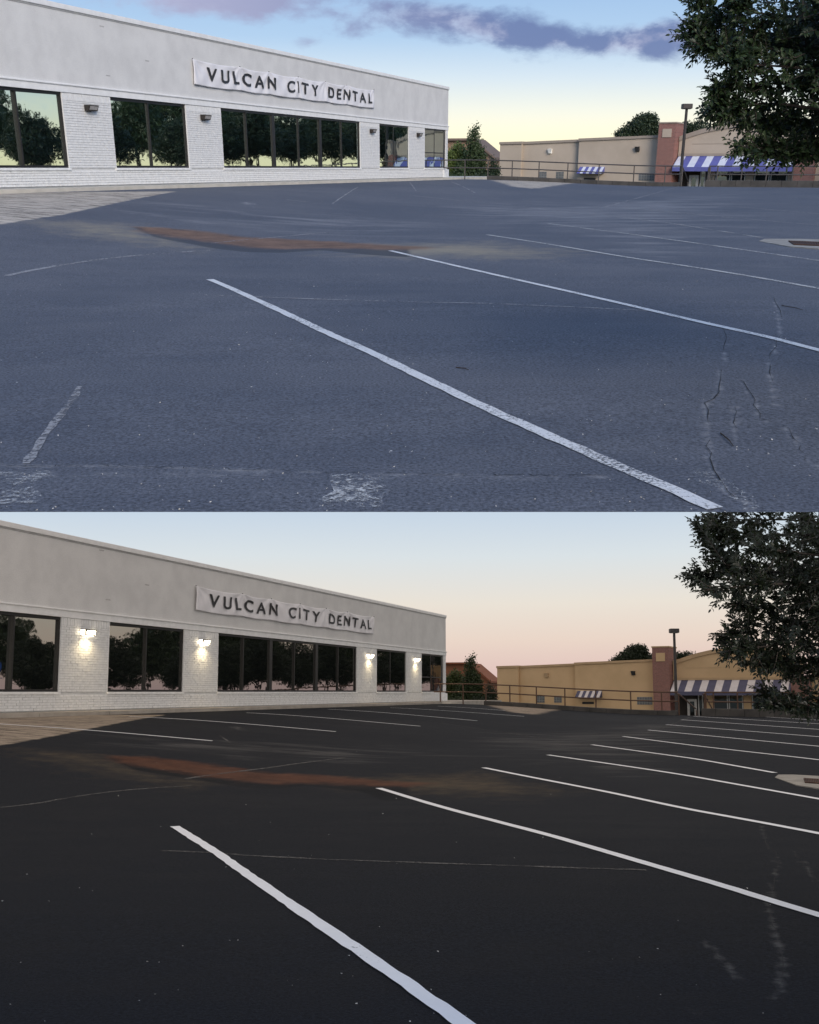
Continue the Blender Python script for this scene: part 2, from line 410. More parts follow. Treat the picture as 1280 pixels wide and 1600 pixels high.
LO = Place(upper=False, M=TILT, pitch=PITCH_L, hor=HOR_L, where='in the lower picture',
    w2='lower picture', roof=((0, 813), (696.5, 961.5)), kerb=((757, 1101.5), (1280, 1122)),
    windows=[(-80, 94.5, [(-30, .06), (22, .06)]), (170, 287.5, [(230, .06)]), (341, 558, [(382, .06), (425, .26), (462, .06), (496.5, .26), (530, .06)]),
             (589, 635, [(611, .06)]), (659, 693, [(674, .06)])],
    lamps=[(134, 975), (316, 993), (576, 1019), (649, 1024)], lit=True,
    banner=((303, 916), (304, 953), (582.5, 963.5), (582.5, 990.7)),
    gravel=[(-160, 1121), (0, 1119), (260, 1117), (200, 1127), (100, 1147), (0, 1165), (-160, 1188)],
    far_patch=[(760, 1101), (900, 1105), (860, 1111), (835, 1116.5), (800, 1113)],
    rust=[(172, 1181), (240, 1183), (300, 1190), (360, 1199), (430, 1208), (500, 1211), (590, 1219), (640, 1222), (680, 1224), (640, 1230), (560, 1227), (470, 1224), (430, 1226), (370, 1220), (310, 1212), (260, 1205), (210, 1196), (175, 1188)],
    damp=[(165, 1183), (210, 1203), (260, 1212), (310, 1219), (370, 1229), (430, 1233), (480, 1228), (560, 1236), (600, 1252), (640, 1250), (640, 1226), (500, 1214), (360, 1201), (240, 1185)],
    dust=[[(20, 1172), (90, 1176), (165, 1181), (215, 1200), (320, 1222), (280, 1228), (190, 1212), (90, 1190)], [(470, 1218), (620, 1214), (740, 1208), (860, 1235), (800, 1244), (680, 1240), (600, 1236)]],
    scuff=[[(80, 1150), (240, 1140), (420, 1155), (700, 1165), (760, 1180), (640, 1205), (400, 1195), (200, 1175)], [(640, 1150), (1100, 1120), (1150, 1150), (1080, 1230), (900, 1240), (760, 1190)]],
    pale=[[(350, 1135), (375, 1134), (395, 1144), (372, 1142)], [(1065, 1576), (1085, 1580), (1088, 1595), (1072, 1590)], [(930, 1450), (975, 1478), (972, 1486), (940, 1465)]],
    bands=[],
    lines=[[(273, 1292), (340, 1334), (425, 1394), (495, 1442), (560, 1486), (640, 1541), (715, 1595), (800, 1657), (860, 1700)],
           [(592, 1232), (690, 1262), (860, 1306), (1000, 1347), (1130, 1385), (1210, 1410), (1280, 1431), (1340, 1449)],
           [(756, 1200), (810, 1211), (960, 1240), (1000, 1249), (1075, 1265), (1180, 1284), (1280, 1303), (1340, 1315)],
           [(856.5, 1180), (985, 1198.5), (1070, 1211.5), (1280, 1249), (1330, 1258)], [(925, 1164), (1090, 1186.5), (1211, 1208)], [(974, 1151), (1090, 1166), (1280, 1187.5), (1330, 1194)],
           [(1013, 1141), (1280, 1166.5), (1330, 1171)], [(1041, 1132.5), (1280, 1151.5), (1330, 1155.5)], [(1065, 1124.8), (1280, 1140), (1330, 1143.5)], [(1084, 1119.5), (1280, 1131.2), (1330, 1134)], [(1100, 1114.8), (1280, 1125.5), (1330, 1128)],
           [(-60, 1127), (0, 1132), (332, 1158)], [(202, 1120), (525, 1143.5)], [(385, 1114), (657, 1135)], [(513, 1108.5), (746, 1126.5)], [(610, 1106), (819, 1119.5)], [(684, 1103.5), (790, 1110.5)]],
    ghosts=[[(250, 1330), (300, 1331), (400, 1338), (520, 1344), (700, 1350), (880, 1356), (1010, 1360)], [(0, 1262), (60, 1256), (110, 1246), (200, 1233), (300, 1228)], [(690, 1130), (800, 1146), (930, 1165)],
            [(290, 1217), (350, 1208), (400, 1203), (460, 1194), (540, 1184)], [(1005, 1148), (1060, 1128), (1080, 1120)], [(345, 1150), (360, 1161)]],
    worn=[], oldband=None,
    cracks=[[(1190, 1290), (1215, 1350), (1200, 1420), (1225, 1500), (1215, 1560)], [(1240, 1330), (1265, 1360), (1290, 1400)], [(1100, 1470), (1140, 1510), (1150, 1530)]],
    pad=[(1211, 1215), (1218, 1209), (1345, 1216.5), (1352, 1230), (1330, 1242), (1245, 1228)], grate=[(1256, 1218.5), (1300, 1221), (1300, 1228), (1258, 1225)],
    limbs=[([(1340, 815), (1230, 812), (1160, 812), (1108, 812)], 30, 9), ([(1300, 830), (1210, 835), (1140, 842), (1119, 830)], 20, 6), ([(1300, 890), (1200, 893), (1135, 882), (1095, 828)], 16, 5), ([(1340, 895), (1220, 895), (1140, 893), (1082, 899)], 30, 10),
           ([(1300, 905), (1190, 912), (1106, 922)], 20, 6), ([(1340, 870), (1240, 862), (1175, 855)], 24, 6), ([(1340, 935), (1240, 940), (1180, 950), (1146, 945)], 22, 7), ([(1340, 975), (1230, 970), (1170, 980), (1136, 994)], 26, 9),
           ([(1340, 1000), (1230, 1005), (1180, 1012), (1138, 1017)], 24, 7), ([(1340, 1025), (1240, 1030), (1178, 1036)], 22, 6), ([(1340, 1045), (1270, 1050), (1225, 1045)], 12, 6),
           ([(1340, 1078), (1270, 1090), (1220, 1094), (1198, 1084)], 7, 5), ([(1340, 1100), (1280, 1104), (1208, 1101)], 5, 3)],
    fill=(1210, 1370, 790, 1010), ytop=745)

# ---- the dusk sky of the lower picture: one closed backdrop over and round the lower place, beyond everything in it
def dusk_sky():
    inv = TILT.inverted()
    E = UP.hit(640, 800)
    prof = [(E.y + .07, E.z - .008), (12, -.02), (30, -.35), (42, -3.0), (70, -5.5), (160, -14), (420, -40)]   # follows the underside of the upper ground
    ring = [inv @ Vector((0, y, z)) for y, z in prof]
    far = ring[-1].y + 40
    ring += [Vector((0, far, ring[-1].z * .7)), Vector((0, far + 10, 40)), Vector((0, far + 10, -30))]
    mb = MB(); X = 520; n = 9
    xs = [-X + 2 * X * i / (n - 1) for i in range(n)]
    b = 0
    for p in ring: mb.v += [(x, p.y, p.z) for x in xs]
    for i in range(len(ring) - 1):
        for k in range(n - 1): mb.f.append((i * n + k, i * n + k + 1, (i + 1) * n + k + 1, (i + 1) * n + k))
    for k in (0, n - 1):                                             # the two sides come down to the ground
        for i in range(len(ring) - 1):
            a, c = ring[i], ring[i + 1]
            mb.add([(xs[k], a.y, a.z), (xs[k], c.y, c.z), (xs[k], c.y, min(-30, c.z - 1)), (xs[k], a.y, -30)], [(0, 1, 2, 3)])
    m = bpy.data.materials.new('dusk_sky'); m.use_nodes = True; t = NT(m.node_tree); t.n.remove(t.n['Principled BSDF'])
    co = t.add('ShaderNodeTexCoord').outputs['Object']
    sub = t.add('ShaderNodeVectorMath', operation='SUBTRACT'); t.put(sub.inputs[0], co); sub.inputs[1].default_value = (0, 0, EYE)
    nz = t.add('ShaderNodeVectorMath', operation='NORMALIZE'); t.link(sub.outputs[0], nz.inputs[0])
    z = t.xyz(nz.outputs[0])[2]
    z = t.math('ADD', z, t.math('MULTIPLY', t.math('SUBTRACT', t.noise(nz.outputs[0], 3, 2), .5), .012))
    col = t.ramp(t.math('MULTIPLY', z, 2.0), [(0, lin(214, 184, 184)), (.045, lin(226, 198, 190)), (.10, lin(234, 214, 200)), (.17, lin(234, 226, 214)), (.26, lin(218, 226, 230)), (.34, lin(200, 215, 230)), (.6, lin(216, 211, 208)), (1, lin(226, 208, 198))])  # overhead stops, out of view, given added warmth to tint light on the walls
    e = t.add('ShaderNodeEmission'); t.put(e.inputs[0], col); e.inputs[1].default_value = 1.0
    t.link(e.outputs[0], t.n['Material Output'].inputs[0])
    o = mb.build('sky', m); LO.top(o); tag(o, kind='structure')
dusk_sky()

# =====================================================================  the ground
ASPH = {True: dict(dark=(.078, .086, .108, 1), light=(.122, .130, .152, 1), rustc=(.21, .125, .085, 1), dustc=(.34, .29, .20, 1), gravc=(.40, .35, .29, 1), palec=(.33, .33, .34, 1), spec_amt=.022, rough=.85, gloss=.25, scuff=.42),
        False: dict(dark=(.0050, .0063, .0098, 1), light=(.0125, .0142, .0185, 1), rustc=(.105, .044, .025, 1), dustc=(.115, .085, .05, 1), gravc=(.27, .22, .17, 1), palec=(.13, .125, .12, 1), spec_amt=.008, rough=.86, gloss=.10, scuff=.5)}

NEAR = UP.hit(640, 800).y
def strip(pl, pts, wd, dz, mat_, parent, name, jag=.006, seed=0, taper=False):
    """a painted line or crack: a narrow sheet following the ground through picture points"""
    P = [pl.hit(*p) for p in pts]
    if pts[-1][0] >= 1330:                                          # the stall lines run on past the frame
        e = (P[-1] - P[-2]).normalized() * 3.5 + P[-1]; P.append(Vector((e.x, e.y, float(pl.ground(e.x, e.y)))))
    out = []
    for a, b in zip(P[:-1], P[1:]):
        n = max(2, int((b - a).length / (.12 if a.y < 14 else .4)))
        n = min(n, 160)
        out += [a.lerp(b, k / n) for k in range(n)]
    out.append(P[-1]); r = random.Random(seed); mb = MB()
    if pl.upper: out = [p for p in out if p.y > NEAR + .01]
    n = len(out)
    if n < 3: return None
    # round the corners of the traced path
    for _ in range(0 if taper else 3):
        out = [out[0]] + [(out[i - 1] + out[i] * 2 + out[i + 1]) / 4 for i in range(1, n - 1)] + [out[-1]]
    for i, p in enumerate(out):
        d = (out[min(i + 1, n - 1)] - out[max(i - 1, 0)]); d.z = 0; d.normalize()
        s_ = Vector((-d.y, d.x, 0)); k = 1.0
        if taper: k = .35 + .65 * min(1, 4 * i / n, 4 * (n - 1 - i) / n)
        for sg in (1, -1):
            q = p + s_ * sg * (wd * .5 * k + r.uniform(-jag, jag))
            if pl.upper: q.y = max(q.y, NEAR + .003)
            mb.v.append((q.x, q.y, float(pl.ground(q.x, q.y)) + dz))
    mb.f = [(2 * i, 2 * i + 1, 2 * i + 3, 2 * i + 2) for i in range(n - 1)]
    return mb.build(name, mat_, parent)

def lot(pl):
    near = pl.hit(640, 800).y if pl.upper else 2.5
    ys = [near]
    while ys[-1] < 116: ys.append(ys[-1] * 1.0075)
    ks = np.linspace(-1.05, 1.05, 300)
    Y = np.repeat(np.array(ys)[:, None], len(ks), 1); X = ks[None, :] * (Y + 1.5)
    P = np.stack([X.ravel(), Y.ravel()], 1); Z = pl.ground(P[:, 0], P[:, 1])
    Z = Z + .0
    V = np.column_stack([P, Z]); nr, nc = Y.shape
    i = (np.arange(nr - 1)[:, None] * nc + np.arange(nc - 1)[None, :]).ravel()
    F = np.stack([i, i + 1, i + nc + 1, i + nc], 1)
    # keep what lies on this side of the kerb and in front of the building's back
    cen = P[F].mean(1)
    beyond = (cen[:, 0] - pl.K.x) * pl.kn.x + (cen[:, 1] - pl.K.y) * pl.kn.y
    sd = (cen[:, 0] - pl.A.x) * pl.nrm.x + (cen[:, 1] - pl.A.y) * pl.nrm.y
    F = F[(beyond > -.25) & (sd > -.5)]
    used = np.unique(F); remap = -np.ones(len(V), int); remap[used] = np.arange(len(used)); V = V[used]; P = P[used]; F = remap[F]
    me = bpy.data.meshes.new('parking_lot'); me.vertices.add(len(V)); me.vertices.foreach_set('co', V.ravel())
    me.loops.add(F.size); me.loops.foreach_set('vertex_index', F.ravel().astype(np.int32))
    me.polygons.add(len(F)); me.polygons.foreach_set('loop_start', np.arange(0, F.size, 4, dtype=np.int32)); me.polygons.foreach_set('loop_total', np.full(len(F), 4, np.int32))
    me.update(calc_edges=True); me.polygons.foreach_set('use_smooth', [True] * len(F))
    g2 = lambda poly: [tuple(pl.hit(*p))[:2] for p in poly]
    dist = np.hypot(P[:, 0], P[:, 1])
    def put(name, val):
        a = me.attributes.new(name, 'FLOAT', 'POINT'); a.data.foreach_set('value', val.astype(np.float32))
    soft = lambda poly, wd: np.clip(.5 + poly_sdf(P, g2(poly)) / wd, 0, 1)
    put('rust', soft(pl.rust, 1.0)); put('damp', soft(pl.damp, .35))
    put('dust', np.max([soft(q, 4.5) for q in pl.dust], 0))
    put('gravel', np.maximum(soft(pl.gravel, .5), soft(pl.far_patch, 2.2)))
    put('scuff', np.max([soft(q, 7.0) for q in pl.scuff], 0))
    pale = np.max([soft(q, .5) for q in pl.pale], 0)
    for c in pl.cracks:
        pale = np.maximum(pale, .86 * np.clip(1 - line_dist(P, g2(c)) / .13, 0, 1))
    if pl.oldband: pale = np.maximum(pale, .66 * np.clip(1.5 - line_dist(P, g2(pl.oldband)) / .10, 0, 1))
    put('pale', pale)
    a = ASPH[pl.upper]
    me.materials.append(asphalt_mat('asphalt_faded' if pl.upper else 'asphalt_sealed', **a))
    o = bpy.data.objects.new('parking_lot', me); COL.objects.link(o); pl.top(o)
    tag(o, kind='structure', label=('faded blue grey asphalt lot with worn lines ' if pl.upper else 'black sealed asphalt lot with crisp white lines ') + pl.where)
    # painted lines
    fresh = paint_mat('fresh_paint', (.86, .86, .88, 1), 1.05) if not pl.upper else paint_mat('worn_paint', (.74, .74, .73, 1), .80, 40)
    ghost = paint_mat('ghost_paint', a['palec'], .72, 22, 1.0 if pl.upper else .7)
    old = paint_mat('old_paint', (.66, .66, .64, 1), .46, 30, .9)
    for k, l in enumerate(pl.lines):
        m = fresh
        if pl.upper and k >= 2: m = paint_mat('thin_paint', (.60, .60, .58, 1), .86 - .06 * k, 30, 1.0 - .1 * k)
        strip(pl, l, .105 if k == 0 else (.10 if pl.upper else .115), .0075, m, o, 'painted_line', .007 if k == 0 else .003, k)
    for k, l in enumerate(pl.ghosts): strip(pl, l, .05 if k != 3 else .09, .0045, ghost, o, 'ghost_line', .014, 50 + k)
    for k, (l, wd) in enumerate(pl.worn): strip(pl, l, wd, .006, old, o, 'worn_mark', .06, 80 + k)
    ck = mat('crack', (.008, .008, .009), rough=.95)
    r = random.Random(3)
    for k, c in enumerate(pl.cracks):
        # cracks wander and break off
        pts = []
        for (x0, y0), (x1, y1) in zip(c[:-1], c[1:]):
            n = max(2, int(math.hypot(x1 - x0, y1 - y0) / 9))
            pts += [(x0 + (x1 - x0) * j / n + r.uniform(-5, 5), y0 + (y1 - y0) * j / n + r.uniform(-1.8, 1.8)) for j in range(n)]
        j = 0
        while j < len(pts) - 3:
            m_ = r.randint(3, 9)
            strip(pl, pts[j:j + m_], r.uniform(.003, .0065) if pl.upper else .003, .005, ck, o, 'crack', .0022, k, True)
            j += m_ - 1 + r.choice((0, 0, 1, 3))
    # white crumbs of stone and fallen twigs
    cr = mat('crumb', (.62, .61, .58), rough=.9)
    mb = MB()
    for _ in range(300 if pl.upper else 60):
        y = r.uniform(0, 1) ** 1.5
        px, py = r.uniform(0, 1280), (800 - y * 380 if pl.upper else 1600 - y * 380)
        h = pl.hit(px, py); sz = r.uniform(.0025, .006) * (1 + .09 * h.y)
        pts = [h + Vector((r.uniform(-1, 1) * sz, r.uniform(-1, 1) * sz, r.uniform(0, 1.2) * sz)) for _ in range(4)]
        mb.add(pts, [(0, 1, 2), (0, 2, 3), (0, 3, 1), (1, 3, 2)])
    c = mb.build('stone_crumbs', cr); pl.top(c); tag(c, 'white stone crumbs scattered over the asphalt ' + pl.where, 'stone crumbs', kind='stuff')
    return o

def twigs(pl):
    tw = mat('twig', (.05, .035, .025), rough=.9)
    spots = [((713, 575), (733, 579), 'short dark twig lying between the two nearest lines'), ((1222, 478), (1255, 485), 'dark twig near the far end of the second line'),
             ((1126, 678), (1146, 698), 'thin dark twig among the cracks')] if pl.upper else [((1000, 1172), (1012, 1174), 'small dark twig between far white lines')]
    for a, b, lab in spots:
        A, B = pl.hit(*a), pl.hit(*b); mid = (A + B) / 2
        mb = MB(); d = B - A
        mb.tube([A - mid + Vector((0, 0, .006)), d * .1 + Vector((.004, 0, .012)), B - mid + Vector((0, 0, .006))], [.0045, .004, .002], 6)
        mb.tube([d * .1 + Vector((.004, 0, .012)), d * .3 + Vector((.0, .05, .012))], [.0025, .0015], 5)
        o = mb.build('twig', tw); pl.top(o, mid); tag(o, lab + ', ' + pl.w2, 'twig', 'fallen twigs')

def far_ground(pl):
    m = mat('far_ground', (.10, .10, .10), (.07, .085, .05), .05, .9, .2, 2)
    mb = MB(); n = 10
    y0, y1 = 60, 1900 if pl.upper else 455
    X = 2600 if pl.upper else 515
    mb.add([(-X, y0, -1.2), (X, y0, -1.2), (X, y1, -1.2), (-X, y1, -1.2)], [(0, 1, 2, 3)])
    o = mb.build('ground', m); pl.top(o); tag(o, kind='structure', label='low ground beyond the far kerb ' + pl.where)

def drain(pl):
    P = [pl.hit(*p) for p in pl.pad]; c = sum(P, Vector()) / len(P)
    o = pl.root('storm_drain', c)
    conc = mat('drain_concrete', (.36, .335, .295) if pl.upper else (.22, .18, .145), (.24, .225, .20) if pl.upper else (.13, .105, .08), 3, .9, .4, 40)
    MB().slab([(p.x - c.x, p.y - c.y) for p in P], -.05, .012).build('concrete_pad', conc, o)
    G = [pl.hit(*p) for p in pl.grate]
    pit = mat('pit_shade', (.02, .017, .015), rough=.95); rustm = mat('rusty_iron', (.12, .06, .04), (.06, .035, .028), 9, .85, .3, 60)
    g = MB().slab([(p.x - c.x, p.y - c.y) for p in G], .005, .016).build('pit_shade_slab', pit, o)  # solid slab; the dark of the pit below is put into its colour
    a, b, d, e = [p - c for p in G]
    gr = MB()
    f = lambda u, v: (a.lerp(b, u)).lerp(e.lerp(d, u), v)
    for k in range(16):
        u = (k + .3) / 16
        q = [f(u, 0), f(u + .030, 0), f(u + .030, 1), f(u, 1)]
        MB().slab([(p.x, p.y) for p in q], .018, .034).build('grate_bar', rustm, o)
    for v in (0, .94):
        q = [f(0, v), f(1, v), f(1, v + .06), f(0, v + .06)]
        MB().slab([(p.x, p.y) for p in q], .019, .036).build('grate_frame', rustm, o)
    tag(o, 'storm drain with rusty grate in a worn concrete pad ' + pl.where, 'storm drain')

# =====================================================================  the white building
def white_building(pl):
    L = pl.L; H = 5.6; SILL, HEAD, BAND = .60, 2.95, 3.22
    t0 = -9.0
    o = pl.root('white_brick_building', (pl.A.x, pl.A.y, pl.base), pl.ang)
    up = pl.upper
    st = mat('stucco' , (.66, .655, .64), (.57, .565, .555), .9, .85, .25, 30, grain=.16)
    wp = mat('white_paint', (.80, .80, .79), (.72, .72, .71), 3, .6, .15, 40)
    bm = mat('painted_brick', (.80, .80, .79), (.68, .68, .67), 7, .6, .5, 45)
    mort = mat('painted_mortar', (.60, .60, .59), (.52, .52, .51), 5, .85)
    fr = mat('bronze_frame', (.028, .025, .023), rough=.45, metal=.3)
    gl = glass_mat('mirror_glass_day', (.66, .76, .73), .85) if up else glass_mat('mirror_glass_dusk', (.52, .53, .50), .62)
    wins = []
    for (xa, xb, mul) in pl.windows:
        my = pl.ty(205)
        wins.append((pl.facade(xa, my)[0], pl.facade(xb, my)[0], [(pl.facade(m_, my)[0], w_) for m_, w_ in mul]))
    # backing walls: below the sills, the piers, the lintel zone (recessed mortar plane)
    MB().box(t0, L, .035, .30, 0, SILL - .05).build('sill_wall', mort, o)
    edges = [t0] + [e for w_ in wins for e in w_[:2]] + [L]
    piers = [(edges[i], edges[i + 1]) for i in range(0, len(edges), 2)]
    for a, b in piers: MB().box(a, b, .035, .30, SILL - .049, HEAD - .001).build('pier_wall', mort, o)
    # every brick is built; they are only four or five pixels each
    r = random.Random(11); mb = MB(); bw, bh, j = .245, .082, .012
    def brick_area(x0, x1, z0, z1):
        z = z0; row = 0
        while z < z1 - .02:
            zt = min(z + bh - j, z1); x = x0 - (bw * .5 if (int(round(z / bh)) % 2) else 0)
            while x < x1:
                xa, xb = max(x, x0), min(x + bw - j, x1)
                if xb - xa > .03:
                    d = r.uniform(-.007, .007)
                    mb.add([(xa, d, z), (xb, d + r.uniform(-.003, .003), z), (xb, d, zt), (xa, d, zt), (xa, .036, z), (xb, .036, z), (xb, .036, zt), (xa, .036, zt)],
                           [(0, 1, 2, 3), (3, 2, 6, 7), (1, 5, 6, 2), (0, 3, 7, 4), (0, 4, 5, 1)])
                x += bw
            z += bh
    brick_area(t0, L, .03, SILL - .09)
    for a, b in piers: brick_area(a, b, .03 + bh * 7, HEAD - .25)
    for a, b in piers:                                            # soldier course under the ledge
        x = a
        while x < b - .03:
            xb = min(x + .075, b); d = r.uniform(-.005, .005)
            mb.add([(x, d, HEAD - .24), (xb, d, HEAD - .24), (xb, d, HEAD - .01), (x, d, HEAD - .01), (x, .036, HEAD - .24), (xb, .036, HEAD - .24), (xb, .036, HEAD - .01), (x, .036, HEAD - .01)],
                   [(0, 1, 2, 3), (3, 2, 6, 7), (1, 5, 6, 2), (0, 3, 7, 4), (0, 4, 5, 1)]); x = xb + .011
    bo = mb.build('brickwork', bm, o); bo['kind'] = 'stuff'
    # sills, windows
    for k, (a, b, mul) in enumerate(wins):
        MB().box(a - .04, b + .04, -.045, .20, SILL - .085, SILL - .004).build('window_sill', bm, o, bevel=.01)
        wn = MB()
        wn.box(a, b, .05, .25, SILL, SILL + .075); wn.box(a, b, .05, .25, HEAD - .09, HEAD - .003)
        wn.box(a, a + .075, .052, .248, SILL + .075, HEAD - .09)
        re = .32 if k == 4 else .075
        wn.box(b - re, b, .052, .248, SILL + .075, HEAD - .09)
        wo_ = wn.build('window', fr, o)
        for m_, wd in mul: MB().box(m_ - wd / 2, m_ + wd / 2, .045, .245, SILL + .076, HEAD - .091).build('mullion', fr, wo_)
        if k == 4:
            MB().box(a + .08, b - re, .064, .15, SILL + .88, SILL + .94).build('transom', fr, wo_)
        xs = [a + .075] + [q for m_, wd in mul for q in (m_ - wd / 2, m_ + wd / 2)] + [b - re]
        for i in range(0, len(xs), 2):
            y0_ = .225; y1_ = .225 - min((.052 if k < 3 else .11) * (xs[i + 1] - xs[i]), .165)      # the sheets are set a little askew in their deep frames
            MB().add([(xs[i], y0_, SILL + .07), (xs[i + 1], y1_, SILL + .07), (xs[i + 1], y1_, HEAD - .085), (xs[i], y0_, HEAD - .085),
                      (xs[i], y0_ + .012, SILL + .07), (xs[i + 1], y1_ + .012, SILL + .07), (xs[i + 1], y1_ + .012, HEAD - .085), (xs[i], y0_ + .012, HEAD - .085)],
                     [(0, 1, 2, 3), (7, 6, 5, 4), (0, 4, 5, 1), (3, 2, 6, 7), (0, 3, 7, 4), (1, 5, 6, 2)]).build('pane', gl, wo_)
        # jamb returns in white paint
        for q, sg in ((a, 1), (b, -1)): MB().box(min(q, q + sg * .004), max(q, q + sg * .004), .0, .06, SILL, HEAD - .003).build('jamb', wp, o)
    # ledge between brick and stucco, stucco field, coping
    led = MB().box(t0, L + .02, -.03, .30, HEAD, BAND - .06)
    lo_ = led.build('ledge', wp, o)
    MB().box(t0, L + .06, -.075, .30, BAND - .06, BAND - .002).build('ledge_cap', wp, o, bevel=.015)
    MB().box(t0, L, .0, .30, BAND, H - .16).build('stucco_wall', st, o)
    MB().box(t0, L + .05, -.05, .40, H - .159, H).build('coping', wp, o, bevel=.012)
    MB().box(t0, L + .04, -.02, .38, H - .21, H - .16).build('coping_drip', mat('drip_edge', (.42, .42, .41), rough=.6), o)
    # far end wall, back and roof
    MB().box(L - .30, L - .002, .302, 16, 0, H - .17).build('end_wall', st, o)
    MB().box(t0, L - .31, 15.7, 16, 0, H - .17).build('back_wall', st, o)
    MB().box(t0, L - .31, .31, 15.69, H - .5, H - .4).build('roof', mat('roof_felt', (.3, .3, .3), rough=.9), o)
    MB().box(L - .9, L + .12, -.06, 0.6, 0, SILL - .1).build('corner_plinth', bm, o)
    # scuffs, patched holes on the stucco
    for (px, py) in ((159, 41), (169, 118), (230, 95)):
        t_, z_ = pl.facade(px, pl.ty(py))
        MB().box(t_ - .12, t_ + .12, -.004, .01, z_ - .02, z_ + .02).build('patched_hole', mat('patch', (.45, .44, .43)), o)
    # small canopy with its tie rod on the end
    cn = MB().box(L + .05, L + 1.15, .5, 4.5, HEAD - .10, HEAD + .02).build('canopy', fr, o)
    MB().tube([(L + .06, .7, HEAD + .75), (L + .75, .7, HEAD + .02)], .035, 8).build('tie_rod', fr, cn)
    MB().box(L + .01, L + .25, .6, .85, HEAD + .66, HEAD + .9).build('bracket', fr, cn)
    tag(o, ('white painted brick building with sky mirrored in its windows ' if up else 'white painted brick building with glowing wall lamps ') + pl.where, 'building')
    # pavement strip in front, slab by slab
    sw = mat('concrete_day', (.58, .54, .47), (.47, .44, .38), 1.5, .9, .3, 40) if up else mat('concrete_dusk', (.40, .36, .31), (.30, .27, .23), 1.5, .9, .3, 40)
    tend = pl.facade(pl.tx(762), pl.hor)[0]
    so = pl.root('pavement', (pl.A.x, pl.A.y, pl.base), pl.ang); tag(so, kind='structure', label='pale concrete pavement strip along the white building ' + pl.where)
    x = t0; k = 0
    while x < tend:
        x1 = min(x + 3.2, tend); k += 1
        y1 = -.002 if x1 <= L + .2 else 3.0
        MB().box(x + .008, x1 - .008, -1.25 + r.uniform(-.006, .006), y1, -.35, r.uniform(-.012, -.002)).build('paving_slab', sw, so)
        x = x1

